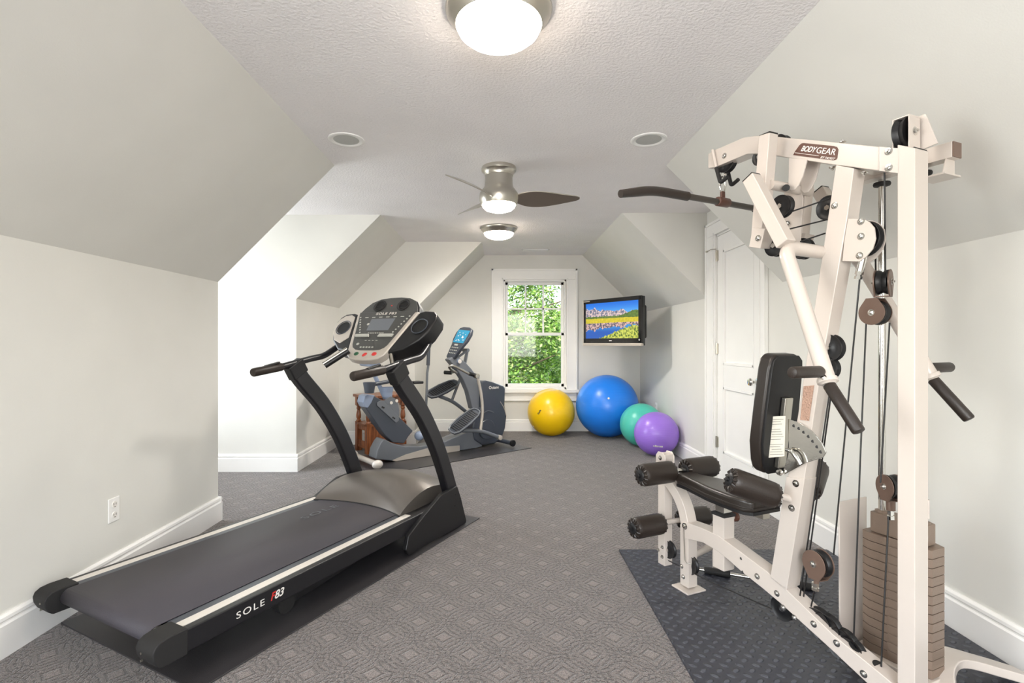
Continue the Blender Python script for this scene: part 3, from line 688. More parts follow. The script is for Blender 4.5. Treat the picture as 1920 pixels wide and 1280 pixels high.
MB().lathe([(.011,0),(.011,.014),(.007,.014),(.007,.020),(.012,.020),(.012,.032),(.009,.034)],wp+Vector((0,0,-.082)),(0,0,-1),6).build('hex_nut','chrome',st_)
fu, fl_ = gp(1656,529,.09), gp(1641,586,.09)
housed('floating_pulley', fu, .044, (.35,-1,0), (0,0,-1)); housed('floating_pulley', fl_, .044, (1,0,0), (0,0,1))
fp = gp(1534,1056,.06); h = housed('floating_pulley', gp(1534,1056,-.005), .050, (1,-.15,0), (0,0,-1))
q0 = gp(1532,1083,-.005); MB().cyl(q0,gp(1530,1094,-.005),.009,12).build('pulley_stem','bronze',G); nut = MB().lathe([(.014,0),(.014,.012),(.009,.012),(.009,.018),(.014,.018),(.014,.028)],gp(1529,1092,-.005),(0,0,-1),6).build('hex_nut','chrome',G)
pulley(post, gp(1556,652,0), .050, .028); pulley(post, gp(1550,690,.0), .045, .026)
# top pulley bracket, gusset, rod holder tube
tp_ = gpt(1678,256,.02)
br = MB().box(-.030,.030,0,.004,0,.105).box(-.030,.030,.046,.050,0,.105).box(-.030,.030,0,.05,.101,.105).build('top_bracket','cream',G,.001)
br.location = (.012,.0,1.845)
pulley(br, Vector((.0,.025,.055)), .052, .032, (0,1,0))
bolt(br, (.0,0,.055), (0,-1,0), .010)
rt = MB().box(.15,.20,-.035,.34,1.826,1.878).build('rod_holder_tube','cream',G,.002); MB().box(.151,.199,-.039,-.035,1.827,1.877).build('end_cap','bronze',rt,.001)
MB().box(.0,.15,.10,.20,1.835,1.850).build('top_plate','cream',rt,.001); MB().box(.12,.215,-.03,.05,1.77,1.776).prism([(.13,-.02,1.776),(.20,-.02,1.776),(.20,-.02,1.826),(.15,-.02,1.826)],(0,.004,0)).build('lower_bracket','cream',rt,.001)
gu = MB().prism([gp(1688,232,.05),gp(1735,213,.05),gp(1758,268,.05),gp(1728,281,.05),gp(1688,281,.05)],(.005,0,0)).build('gusset_plate','cream',G,.001)
# shroud
MB().prism([(.09,.285,.05),(.25,.285,.05),(.25,.285,.62),(.085,.285,.62)],(0,.006,0)).build('stack_shroud','cream',G,.001)
# rear stabiliser foot
pts = spline([(.02,-.01,.04),(.14,.0,.045),(.24,.05,.09),(.34,.06,.10),(.46,.0,.07),(.56,-.06,.04)],6)
rf = MB().rect(pts,.10,.03,side=(0,1,0)).build('rear_foot','cream',G,.004)
MB().box(-.05,.08,-.06,.06,.012,.05).build('rear_foot_block','cream',G,.003)
# cables
def cab(pts, r=.0028): return MB().tube(pts, r, 8).build('cable','cable',G)
cab([gp(1612,522,-.01), gp(1563,1040,-.005)])
cab([gp(1624,605,.09), gp(1613,860,.04), gp(1601,1190,0)])
cab([gp(1668,605,.09), gpt(1651,905,.12)])
cab([gpt(1666,968,.12), gp(1652,1253,0)])
cab([gp(1562,690,0), gp(1499,1123,0)]); cab([gp(1567,675,.015), gp(1506,1124,.012)])
cab([gp(1528,1104,-.005), gp(1520,1140,0)])
cab([gp(1302,1075,0), gp(1320,1085,0), gp(1463,1148,0)]); cab([gp(1252,1050,0), gp(1275,1061,.0), gp(1296,1073,0)])
cab([gp(1658,276,.02), gp(1660,510,.09)]); cab([gp(1641,430,0), gp(1642,515,.09)])
cab([gp(1474,400,-.07), gp(1556,372,.0)]); cab([gp(1477,430,-.07), gp(1553,411,.0)]); cab([gp(1500,453,-.05), gp(1548,437,.0)])
# ---------------------------------------------------------------- lat bar hanging from the boom
cp = gp(1355,379,0); cw = Vector((GP[0]+gc*cp.x-gs*cp.y, GP[1]+gs*cp.x+gc*cp.y, cp.z))
LB = tag(empty('lat_bar', cw, math.atan2(.4527,.8915)), 'dark angled lat pulldown bar with foam grips hanging on a chrome link', 'exercise bar')
path = [(-.59,0,-.040),(-.42,0,-.002),(.42,0,-.002),(.59,0,-.04)]
MB().tube(fillet(path,.07,6),.0135,16).build('bar',mat('dark_bar_enamel',(66,60,54),.4),LB)
for s in (-1,1):
    MB().tube(fillet([(s*.592,0,-.040),(s*.42,0,-.002),(s*.22,0,-.002)],.07,6),[.016]+[.0195]*8,18).build('foam_grip','foam',LB)
cl = MB().cyl((-.035,0,0),(.035,0,0),.021,20,.003).build('swivel_clamp','brown',LB); MB().box(-.012,.012,-.006,.006,.018,.05).build('clamp_tab','brown',cl,.004)
mb = MB(); 
mb.tube([(.0+.017*math.cos(a),0,.078+.038*math.sin(a)) for a in [2*PI*k/20 for k in range(21)]],.0038,8)
mb.tube([(0,.0+.013*math.cos(a),.122+.028*math.sin(a)) for a in [2*PI*k/20 for k in range(21)]],.0035,8)
mb.build('snap_link','chrome',LB); MB().ellipsoid((0,0,.152),(.017,0,0),(0,.017,0),(0,0,.017),14,8).build('cable_ball','rubber',LB)
# straight cable bar lying on the mat
FB = tag(empty('cable_curl_bar', (1.278,2.60,.03), math.atan2(-.174,.416)), 'short straight cable bar with black foam grips lying on the black mat behind the gym', 'exercise bar')
MB().tube([(-.26,0,0),(.29,0,0)],.009,12).build('bar','chrome',FB)
MB().cyl((-.225,0,0),(-.10,0,0),.0175,18,.004).build('foam_grip','rubber',FB); MB().cyl((.275,0,0),(.15,0,0),.0175,18,.004).build('foam_grip','rubber',FB)
# ---------------------------------------------------------------- interlocking foam tiles
TS = .61; tx0, ty1 = .694, 3.0
def tile(i, j, label):
    x0 = tx0+i*TS; y1 = ty1-j*TS; y0 = y1-TS; pts = []
    def edge(p, q, teeth, sgn):
        p, q = Vector(p), Vector(q); d = (q-p); n = Vector((d.y,-d.x)).normalized(); out = [p]
        if teeth:
            for k in range(teeth):
                c = p+d*((k+.5)/teeth); w = d.normalized()*.014; h = n*.016*sgn
                out += [c-w*.6, c-w+h, c+w+h, c+w*.6]
        return out
    x1 = x0+TS; g = .0016
    pts += edge((x0+g,y0+g),(x1-g,y0+g), 8 if j < 4 else 0, 1)
    pts += edge((x1-g,y0+g),(x1-g,y1-g), 8 if i < 1 else 0, 1)
    pts += edge((x1-g,y1-g),(x0+g,y1-g), 8 if j > 0 else 0, -1)
    pts += edge((x0+g,y1-g),(x0+g,y0+g), 8 if i > 0 else 0, -1)
    o = MB().prism([(p.x,p.y,.001) for p in pts],(0,0,.0115)).build('foam_floor_tile','tread',None,smooth=False)
    return tag(o, label, 'floor tile', 'interlocking black foam tiles under the gym')
labs = {(0,0):'black treadplate foam tile under the leg developer, at the far left corner of the gym flooring',(1,0):'black treadplate foam tile at the far right of the gym flooring, beside the baseboard',
 (0,1):'black treadplate foam tile left of the base beam, second row from the far edge',(1,1):'black treadplate foam tile behind the base beam, left of the weight stack shroud',
 (0,2):'black treadplate foam tile at the bottom edge of the photo, left of the base beam',(1,2):'black treadplate foam tile under and right of the weight stack',
 }
for k, l in labs.items(): tile(*k, l)
# ---------------------------------------------------------------- treadmill (local: x right, y forward)
TO = (-1.486, 2.004); xd, yd = (.888,-.46), (.46,.888)
def tp(px, py, x=0.0):
    u = (px-VX)/F; Y0_ = TO[1]-.46*x
    y = (u*Y0_-TO[0]-.888*x)/(.46-.888*u); Y = Y0_+.888*y
    return Vector((x, y, HC-(py-VY)/F*Y))
TA = math.atan2(-.46,.888)
mt = tag(MB().box(-.478,.478,0,2.0,.001,.007).build('treadmill_mat','mat_pvc',None,.002), 'thin dark equipment mat under the treadmill', 'mat'); mt.location = (TO[0],TO[1],0); mt.rotation_euler = (0,0,TA)
T = tag(empty('treadmill', (TO[0],TO[1],.007), TA), 'large black folding treadmill with silver console and white side strips', 'treadmill')
dz = -.007
def tz_(v): return Vector((v.x,v.y,v.z+dz))
deck = MB().box(-.335,.335,-.03,1.5,.135,.19).build('deck','black',T,.004)
# belt loop
mb = MB(); prof = [(1.45,.2045),(0.0,.2045)]+[(-.0-.034*math.sin(a),.1705+.034*math.cos(a)) for a in [PI*k/10 for k in range(1,11)]]+[(1.45,.1365)]
inner = [(y,z-.004) if i < 2 else (y,z) for i,(y,z) in enumerate(prof)]
vs = [(s*.31,y-.035,z) for y,z in prof for s in (-1,1)]; fs = [(2*i,2*i+1,2*i+3,2*i+2) for i in range(len(prof)-1)]
mb.add(vs, fs); belt = mb.build('running_belt','belt',T); so = belt.modifiers.new('t','SOLIDIFY'); so.thickness = .003
MB().cyl((-.315,-.035,.1705),(.315,-.035,.1705),.031,24).build('rear_roller','steel',belt)
bt = text_mesh('belt_lettering','SOLE',.06,'grey',belt,frame_mw((-.10,.99,.2062),(0,1,0),(-1,0,0)),ext=.0002,space=1.2,fit=(.27,.045))
for s in (-1,1):
    x0, x1 = (.336,.424) if s > 0 else (-.424,-.336)
    rail = MB().box(x0,x1,.0,1.78,.118,.200).build('side_rail','blackmet',T,.006,3)
    a, b = (.352,.392) if s > 0 else (-.392,-.352)
    MB().box(a,b,.0,1.33,.198,.2035).build('foot_strip','alu',rail,.0015)
    g0, g1 = (.312,.352) if s > 0 else (-.352,-.312); MB().box(g0,g1,.0,1.33,.19,.2015).build('inner_rail','dgrey',rail,.001)
    e0, e1 = (.325,.429) if s > 0 else (-.429,-.325)
    pr = [(.004,.112),(.004,.207),(-.06,.207),(-.09,.202),(-.108,.19),(-.115,.172),(-.112,.15),(-.10,.125),(-.085,.112)]
    cap = MB().prism([(e0,y,z) for y,z in pr],(e1-e0,0,0)).build('rear_end_cap','rubber',T,.005,3)
    for z in (.16,.135): MB().cyl((s*.36,-.109,z),(s*.36,-.116,z),.004,8).build('cap_screw','steel',cap)
    # transport/base foot
    o = .452*s
    poly = [(830,926),(845,918),(858,911),(865,933),(875,975),(874,982),(767,1041),(761.7,1032),(766.7,1005),(795,968)]
    pts = [tz_(tp(x,y,.452)) for x,y in poly]; pts = [Vector((s*.452,p.y,max(p.z,.003))) for p in pts]
    bs = MB().prism(pts,(-s*.03,0,0)).build('base_side_cover','black',T,.006,3)
    for px,py in ((854,927),(863,934),(853,948)): p = tz_(tp(px,py,.453)); MB().cyl((s*.452,p.y,p.z),(s*.4545,p.y,p.z),.005,10).build('screw','rubber',bs)
    # upright
    cen = [(740,689),(754,719),(788,771),(814,826),(830,872),(845,925)]
    P = [tz_(tp(x,y,.405)) for x,y in cen]; P = [Vector((s*.405,p.y,p.z)) for p in P]
    uprt = MB().rect(spline(P,5),.058,.105).build('upright','blackmet',T,.012,3)
    MB().rect([P[0]+Vector((0,0,.012)),P[0]+(P[1]-P[0])*.75],.062,.125).build('bracket_cover','black',uprt,.010,3)
    # handrail
    hr = [tz_(tp(*q)) for q in ((720,693,.40),(770,675,.40))]; 
    hp = [hr[0], hr[1], Vector((.40,hr[1].y+.10,hr[1].z+.012)), Vector((.37,1.545,hr[1].z+.09)), Vector((.34,1.575,1.26))]
    hp = [Vector((s*p.x,p.y,p.z)) for p in hp]
    hrl = MB().tube(fillet(hp,.05,5),.0205,16).build('handrail','blackmet',T)
    g0_, g1_ = tz_(tp(660,706,.38)), tz_(tp(720,693,.40)); g0_.x *= s; g1_.x *= s
    gr = MB().cyl(g0_, g1_,.0255,20,.010).build('foam_grip','foam',hrl)
    MB().obox((g0_*.35+g1_*.65)+Vector((0,0,.026)),(.012,0,0),(0,.05,.010),(0,0,.006)).build('grip_switch','black',hrl,.004)
    # pulse bar
    k0, k1 = (Vector((-.225,1.26,1.07)), Vector((-.13,1.37,1.165))) if s < 0 else (Vector((.20,1.41,1.075)), Vector((.14,1.45,1.2)))
    pb = MB().tube([k0,k1],.019,14).build('pulse_bar','black',T); MB().tube([k0+Vector((s*.004,-.010,.012)),k1+Vector((s*.004,-.010,.012))],.012,10).build('metal_contact','steel',pb)
    MB().cyl((s*.445,1.16,.03),(s*.425,1.16,.03),.03,18).build('base_wheel','rubber',T) if 0 else None
MB().box(-.42,.42,1.42,1.47,.03,.10).build('base_crossbar','black',T,.006); MB().box(-.42,.42,1.80,1.85,.005,.05).build('front_crossbar','black',T,.006)
MB().box(-.30,.30,.35,.42,.06,.13).build('lift_frame','black',T,.006)
for s in (-1,1): MB().cyl((s*.30,.50,.05),(s*.34,.50,.05),.045,24).build('lift_roller','rubber',T)
for s in (-1,1): MB().rect([(s*.32,.50,.05),(s*.32,1.45,.12)],.03,.04).build('lift_arm','black',T,.004)
# motor cover
N, Mx = 16, 14; vs = []; fs = []
for i in range(N+1):
    t = i/N
    for j_ in range(Mx+1):
        x = -1+2*j_/Mx; arc = 1-.55*x*x
        y0_ = 1.36-.075*(x*x); yy = y0_+(1.82-y0_)*t
        zz = .204+(.095+.055*(1-x*x))*math.sin(min(1,t*1.8)*PI/2)**.8 - .12*max(0,t-.6)**1.3
        vs.append((x*(.345+.005*math.sin(min(1,t*2)*PI/2)), yy, zz))
for i in range(N):
    for j_ in range(Mx):
        a = i*(Mx+1)+j_; fs.append((a,a+1,a+Mx+2,a+Mx+1))
b0 = len(vs)
def skirt(idx):
    global vs, fs
    k = len(vs); vs += [(vs[i][0],vs[i][1],.19) for i in idx]
    for q in range(len(idx)-1): fs.append((idx[q],idx[q+1],k+q+1,k+q))
skirt([i*(Mx+1) for i in range(N+1)]); skirt([i*(Mx+1)+Mx for i in range(N+1)]); skirt(list(range(N*(Mx+1),(N+1)*(Mx+1))))
mc = MB().add(vs, fs).build('motor_cover','gunmetal',T,ang=60)
MB().tube([Vector(vs[j_])+Vector((0,-.002,-.0)) for j_ in range(Mx+1)],.005,8).build('cover_lip','black',mc)
# side lettering
xs_ = .4248
sm = frame_mw((xs_,.193,.145),(0,1,0),(0,0,1)); rail_r = [o for o in T.children if o.name.startswith('side_rail')][-1]
text_mesh('side_lettering','SOLE',.042,'white',rail_r,sm,ext=.0004,space=1.25,fit=(.125,.026))
text_mesh('side_lettering','F',.045,'red',rail_r,frame_mw((xs_,.345,.147),(0,1,0),(0,0,1)),ext=.0004,shear=.3,bold=.0008)
text_mesh('side_lettering','83',.045,'white',rail_r,frame_mw((xs_,.365,.147),(0,1,0),(0,0,1)),ext=.0004,shear=.3,bold=.0008)
# console
o = Vector((0,1.369,1.143+dz)); S = Vector((0,.222,.28)).normalized(); Nn = Vector((0,-.784,.622))
def cs(x, s, n=0.0): return o+Vector((x,0,0))+S*s+Nn*n
def cpr(pts, n0, n1): return MB().prism([cs(x,s,n0) for x,s in pts], Nn*(n1-n0))
def sym(h): return h+[(-x,s) for x,s in reversed(h)]
con = cpr(sym([(0.0,-.035),(.07,-.033),(.12,-.022),(.152,.005),(.165,.04),(.262,.36)])[1:], -.055, .0).build('console_body','silver',T,.012,3)
cpr(sym([(.06,.04),(.10,.045),(.13,.062),(.145,.085),(.236,.362)]), -.002, .004).build('console_face','panel',con,.002)
for s in (-1,1):
    wg = cpr([(s*x,q) for x,q in ((.15,.03),(.258,.358),(.30,.372),(.37,.365),(.405,.335),(.418,.29),(.40,.20),(.36,.13),(.27,.055))], -.115, -.006).build('cup_holder_wing','black',con,.016,3)
    if s < 0:
        cpr([(-x,q) for x,q in ((.22,.15),(.27,.33),(.31,.35),(.36,.342),(.395,.31),(.405,.27),(.385,.19),(.34,.13),(.27,.10))], -.008, -.003).build('silver_top','silver',wg,.004)
    c = cs(s*.318,.235,-.004)
    MB().lathe([(.050,.0),(.050,.0016),(0,.0016)],c,Nn,30).build('cup_well',M['ink_black'],wg)  # flat black disc; the hollow's shade is put into its colour
    MB().tube([c+(Vector((math.cos(a),0,0))+S*math.sin(a))*.057+Nn*.003 for a in [2*PI*k/24 for k in range(25)]],.0035,6).build('well_rim','dgrey',wg)
podl = [(.262,.352),(.235,.41),(.195,.462),(.13,.492),(.05,.502)]
pod = cpr(sym(podl), -.09, -.012).build('fan_pod','black',con,.010,3); cpr([(x*.95,q*.985+.005) for x,q in sym(podl)], -.0125,-.006).build('pod_face','panel',pod,.003)
for s in (-1,1):
    c = cs(s*.10,.425,-.005); MB().lathe([(.048,0),(.049,.005),(.040,.006),(.036,.0),(.034,-.012),(0,-.012)],c,Nn,30).build('fan_outlet','rubber',pod)
    mb = MB()
    for k in range(5): mb.obox(c+S*(-.024+k*.012),(.03,0,0),Nn*.002,S*.0015)
    mb.build('fan_louvre','black',pod)
MB().lathe([(.005,0),(.004,.003),(0,.004)],cs(0,.425,-.006),Nn,12).build('fan_button','red',pod)
cpr([(-.09,.20),(.09,.20),(.10,.30),(-.10,.30)], .003, .0055).build('display_window','grey',con,.001)
for s in (-1,1): cpr([(s*.035,.142),(s*.150,.142),(s*.158,.165),(s*.045,.165)], .003, .016).build('key_bar','grayplas',con,.004)
def key(x, q, w, h): MB().ellipsoid(cs(x,q,.0045),(w,0,0),S*h,Nn*.003,12,6).build('button','grayplas',con)
for s in (-1,1):
    for k in range(7): key(s*(.138+.0115*k),.185+.022*k,.0065,.0055)
for k in range(9): key(-.06+.015*k,.178,.0055,.004)
for k in range(5): key(-.06+.024*k,.062,.009,.005)
key(-.10,.088,.012,.010); key(-.105,.255,.011,.010)
mb = MB()
for k in range(6): mb.obox(cs(-.15+.06*k,.315,.0045),(.014,0,0),S*.003,Nn*.0005)
for k in range(3): mb.obox(cs(-.085,.245+.012*k,.0045),(.009,0,0),S*.0015,Nn*.0005)
for k in range(4): mb.obox(cs(-.05+.03*k,.118,.0045),(.008,0,0),S*.002,Nn*.0005)
mb.build('printed_marks','grayplas',con)
text_mesh('console_lettering','SOLE F83',.030,'alu',con,frame_mw(cs(-.085,.336,.0042),(1,0,0),S),ext=.0004,bold=.0003,space=1.1,fit=(.17,.020))
for x, key, w in ((-.072,'green',.019),(.0,'red',.017),(.074,'red',.020)):
    MB().ellipsoid(cs(x,.012+(0 if x else -.006),.0),Vector((w,0,0))+(S*.006 if x == 0 else S*0),S*.014,Nn*.007,18,10).build({'green':'start_button','red':'stop_button'}[key],key,con)
# ---------------------------------------------------------------- elliptical (local: x forward towards the drum, y to its left)
EO = (-1.434, 5.06); ex_, ey_ = (.773,.634), (-.634,.773)
def ep(px, py, q=0.0, maxz=None):
    u = (px-VX)/F; s = (u*(EO[1]+ey_[1]*q)-EO[0]-ey_[0]*q)/(ex_[0]-ex_[1]*u); Y = EO[1]+ex_[1]*s+ey_[1]*q
    return Vector((s, q, HC-(py-VY)/F*Y))
EA = math.atan2(.634,.773)
mt = tag(MB().box(0,1.95,-.46,.39,.001,.007).build('elliptical_mat','mat_pvc',None,.002), 'thin dark equipment mat under the grey elliptical trainer', 'mat'); mt.location = (EO[0],EO[1],0); mt.rotation_euler = (0,0,EA)
E = tag(empty('elliptical_trainer', (EO[0],EO[1],.0075), EA), 'grey seated elliptical trainer with round drum housing, foot pedals and blue screen', 'elliptical trainer')
def epr(pts, q0, q1):
    P_ = [ep(x,y,q0) for x,y in pts]
    for p in P_: p.z = max(p.z,.003)
    return MB().prism(P_, (0,q1-q0,0))
# drum
dr = [(903,716),(912,714.5),(925,717.5),(945,725),(948,730),(947,762),(950.5,780),(948,803),(942,821),(928,833),(905,836),(890,826),(886,805),(891,783),(903,765),(904,740)]
drum = epr(dr, -.10, .10).build('drum_housing','dgrey',E,.02,4)
MB().tube(spline([ep(938,754,-.102),ep(945,766,-.102),ep(949,780,-.101)],6),.004,8).build('trim_line','silver',drum)
MB().tube(spline([ep(906,776,-.102),ep(915,771,-.102),ep(926,774,-.102)],6),.003,8).build('trim_line','grey',drum)
l0, l1, l2 = ep(916,731,-.104), ep(936,729.5,-.104), ep(917,725,-.104)
MB().prism([ep(916,731.5,-.102),ep(937,729.5,-.102),ep(937,724,-.102),ep(919,725,-.102)],(0,-.002,0)).build('logo_plate','dgrey',drum)
text_mesh('logo_lettering','Octane',.050,'white',drum,frame_mw(ep(916.5,730.5,-.1045),l1-l0,l2-l0),ext=.0004,bold=.0004)
c_ = ep(914,806,-.115); MB().lathe([(0,0),(.11,0),(.115,.006),(.115,.016)],c_,(0,1,0),36).build('crank_disc','dgrey',drum)
# main beam
low = [(704.7,862),(707,846),(714,832),(720,824),(736,832),(760,838),(790,838),(830,831),(850,822),(875,812),(897,812),(905,838),(895,843),(860,850),(802,857),(741,868)]
beam = epr(low, -.085, .085).build('main_beam','grey',E,.010,3)
epr([(741,868),(735,864),(761,853),(802,841),(862,836),(862,849.5),(802,857)], -.087, -.0855).build('beam_skirt','silver',beam)
rc = [(731,872),(693,857)]
f0, f1 = ep(726,872,-.26), ep(726,872,.26)
rp = Vector((.07,0,.05))
rf_ = MB().tube([(.10,-.27,.05),(.10,.27,.05)],.026,16).build('rear_stabiliser','silver',E)
for s in (-1,1): MB().ellipsoid((.10,s*.285,.05),(.055,0,0),(0,.04,0),(0,0,.043),18,12).build('foot_cap','alu',rf_)
ff = MB().tube([(1.62,-.03,.10),(1.78,-.03,.055)],.03,14).tube([(1.80,-.28,.045),(1.80,.28,.045)],.026,14).build('front_stabiliser','dgrey',E)
for s in (-1,1): MB().cyl((1.80,s*.28,.045),(1.80,s*.31,.045),.038,20,.004).build('transport_wheel','black',ff)
# inclined seat rail
sr = [(682,757),(686,744),(700,742),(711.5,748.7),(749,783),(775,809),(766.5,819),(758,833),(737,831),(722,817.5),(687.5,769)]
rail = epr(sr, -.07, .07).build('seat_rail_housing','dgrey',E,.012,3)
epr([(681,756),(684,744),(690,741),(703,742),(697,756),(690,766),(685,765)], -.075, .075).build('rail_end_cap','bluegrey',rail,.008,3)
cpz = epr([(707,755.6),(715,752),(720,752),(748.5,783),(747.6,790),(742.5,793.6),(707,761.6)], -.085, -.075).build('carriage_plate','silver',rail,.002)
cpz.data.materials[0] = M['grey']
for px,py in ((717,764.3),(719.5,765.5),(737,784),(739.5,785.5)): MB().cyl(ep(px,py,-.086),ep(px,py,-.089),.009,10).build('bolt_slot','rubber',cpz)
ck = epr([(720,752),(733,744),(745,751),(749,770),(748,783)], -.075,-.068).build('roller_carriage','grey',rail,.002)
for px,py in ((733.4,756.3),(743.6,752.4)): MB().lathe([(.016,0),(.016,.006),(.010,.006),(.010,.010),(0,.010)],ep(px,py,-.076),(0,-1,0),16).build('roller_nut','alu',ck)
kn = MB().ellipsoid(ep(786,818,-.05),(.05,0,0),(0,.06,0),(0,0,.05),20,12).build('pivot_joint','bluegrey',E)
# seat and its posts
sp1 = MB().tube([ep(692,668,0),ep(702,704,0),ep(714,730,0),ep(722,748,0)],.022,14).build('seat_post','bluegrey',E)
bk2 = MB().prism([ep(688,668,-.14),ep(712,671,-.14),ep(715,686,-.14),ep(697,690,-.14)],(0,.28,0)).build('seat_back','bluegrey',E,.02,3)
ct = MB().lathe([(.035,0),(.060,.09),(.064,.12),(.058,.12),(.05,.02),(0,.01)],ep(726,747,-.02)-Vector((0,0,.01)),(0,0,1),24).build('bottle_cup','bluegrey',E)
ct = MB().lathe([(.045,0),(.060,.09),(.062,.105),(.056,.105),(.045,.02),(0,.01)],ep(692.5,738,-.12),(0,0,1),24).build('bottle_cup','dgrey',E)
MB().tube([ep(700,722,-.1),ep(730,716,-.05),ep(770,717,.0)],.02,12).build('seat_arm','dgrey',E); MB().obox(ep(781,718,0),(.06,0,0),(0,.05,0),(0,0,.014)).build('arm_rest_pad','black',E,.008)
# tall moving handle
hd = MB().tube([ep(799,762,.27),ep(801,700,.27),ep(803,686,.27)],.014,12).build('moving_handle','grey',E)
MB().tube(spline([ep(802.5,686,.27),ep(804,650,.27),ep(804,632,.27),ep(798,610,.27)],5),.021,14).build('foam_sleeve','dgrey',hd); MB().tube([ep(799,762,.27),ep(805,800,.24),ep(815,830,.2)],.016,12).build('lower_link','grey',hd)
hd2 = MB().tube([ep(736,690,-.2),ep(748,664,-.2),ep(752,650,-.2)],.014,12).build('moving_handle','grey',E)
# neck and console
nk = epr([(841,675),(850,670),(862,672),(874,681),(884,692),(892,703),(900,725),(903,768),(886,768),(878,735),(868,712),(855,692)], -.045, .045).build('neck','grey',E,.012,3)
MB().cyl(ep(862,678.5,-.075),ep(862,678.5,-.045)+Vector((0,.12,0)),.024,18,.003).build('tilt_knob','bluegrey',nk)
MB().lathe([(.024,0),(.024,.004),(.008,.004),(.008,.008),(0,.008)],ep(862,678.5,-.075),(0,-1,0),18).build('knob_cap','alu',nk)
MB().tube([ep(857,672,-.03),ep(876,658,-.03),ep(879,657,-.03)],.014,10).tube([ep(877,658,.03),ep(871,690,.03)],.014,10).cyl(ep(878,657.5,-.05),ep(878,657.5,-.05)+Vector((0,.1,0)),.02,14).build('tilt_link','grey',nk)
# console plane: faces back to the user and to the near side
c00 = ep(833,669,-.10)
hx = Vector((.25,-.97,0)).normalized()
k_bl, k_tl = ep(834,669,.10), ep(863,620,.10)
K0 = (k_bl+Vector((k_bl.x,-.10,k_bl.z)))/2; 
ub = ep(846,671,0); ut = ep(876,615,0); UP = (ut-ub); LU = UP.length; UP.normalize(); SX = Vector((.18,-.98,0)).normalized(); SX = (SX-UP*SX.dot(UP)).normalized(); NX = SX.cross(UP); NX = NX if NX.x < 0 else -NX
def ec(a, s, n=0): return ub+SX*a+UP*s+NX*n
pts = [(-.075,.0),(-.06,-.015),(.04,-.018),(.06,.0),(.095,.17),(.12,.24),(.125,.33),(.10,LU-.02),(.05,LU),(-.05,LU),(-.10,LU-.02),(-.125,.33),(-.12,.24),(-.095,.17)]
pts = [(a,s*LU/.42 if s < .35 else s) for a,s in pts]
ecn = MB().prism([ec(a,s,-.03) for a,s in pts], NX*.045).build('console','dgrey',E,.012,3)
MB().prism([ec(a,s,.0155) for a,s in ((-.085,LU*.46),(.088,LU*.46),(.098,LU*.88),(-.098,LU*.88))], NX*.002).build('screen','lcd',ecn)
for i in range(4):
    for j_ in range(3): MB().obox(ec(-.05+.03*i,LU*(.12+.09*j_),.0165),SX*.009,UP*.006,NX*.001).build('button','grayplas',ecn)
MB().obox(ec(-.01,LU*.39,.0165),SX*.028,UP*.01,NX*.001).build('button','grayplas',ecn)
mb = MB()
for i in range(16): mb.obox(ec(-.06+.15*random.random(),LU*(.5+.34*random.random()),.018),SX*(.004+.006*random.random()),UP*.004,NX*.0006)
mb.build('screen_marks','white',ecn)
# fixed handlebars
hb = MB().tube(spline([ep(856,700,-.05),ep(845,693,-.16),ep(843,688,-.20),ep(852,688,-.22),ep(880,702,-.24)],6),.015,12).build('fixed_handlebar','steel',E)
MB().cyl(ep(833,699,.18),ep(847,700,.10),.022,14,.004).build('hand_grip','black',hb); MB().cyl(ep(879,701,-.24),ep(892,705,-.24),.022,14,.004).build('hand_grip','black',hb)
MB().tube(spline([ep(856,700,.02),ep(846,695,.12),ep(850,699,.16)],6),.014,12).build('handlebar_bend','steel',hb)
# near and far linkage, pedals
na = MB().tube(spline([ep(895,706,-.25),ep(902,740,-.25),ep(904.5,772,-.25),ep(901,807,-.25)],6),.017,12).build('swing_arm','silver',E); MB().cyl(ep(896,706,-.28),ep(896,706,-.28)+Vector((0,.06,0)),.027,16,.003).build('arm_pivot','steel',na)
fa = MB().tube(spline([ep(876,655,.25),ep(871,679,.25),ep(863,709,.25),ep(848,750,.25)],6),.016,12).build('swing_arm','grey',E)
for (a, b, q, nm) in (((866,808),(936,821),-.25,0),((820,742),(878,776),.25,1)):
    A1, B1 = ep(*a,q), ep(*b,q); m_ = (A1+B1)/2+Vector((0,0,.03)); l_ = MB().tube(spline([A1,m_,B1],6),.022,12).build('pedal_arm','grey',E)
    MB().cyl(B1-Vector((0,.03,0)),B1+Vector((0,.03,0)),.028,16,.004).build('pivot_cap','silver',l_)
for (px0,py0,px1,py1,q) in ((846,812,896,770,-.25),(803,744,857,717,.25)):
    A1, B1 = ep(px0,py0,q), ep(px1,py1,q); d1 = B1-A1; L1 = d1.length; d1.normalize(); n1 = Vector((-d1.z,0,d1.x)); w1 = Vector((0,1,0))
    roll = .42; w2 = (w1*math.cos(roll)+n1*math.sin(roll)); n2 = w2.cross(d1) if w2.cross(d1).z > 0 else d1.cross(w2)
    def pp(a, b, c): return A1+d1*a*L1+w2*b+n2*c
    outp = [(0.02,-.045),(0,0),(.02,.045),(.15,.075),(.5,.085),(.85,.07),(.97,.045),(1,0),(.97,-.045),(.85,-.07),(.5,-.085),(.15,-.075)]
    pd = MB().prism([pp(a,b,-.018) for a,b in outp], n2*.024).build('foot_pedal','dgrey',E,.006,3)
    MB().tube([pp(a,b,.012) for a,b in outp+outp[:1]],.009,8).build('pedal_rim','grey',pd)
    mb = MB()
    for k in range(13): a = .12+k*.062; mb.obox(pp(a,0,.008),w2*.055,d1*.006,n2*.003)
    mb.build('pedal_tread','black',pd)
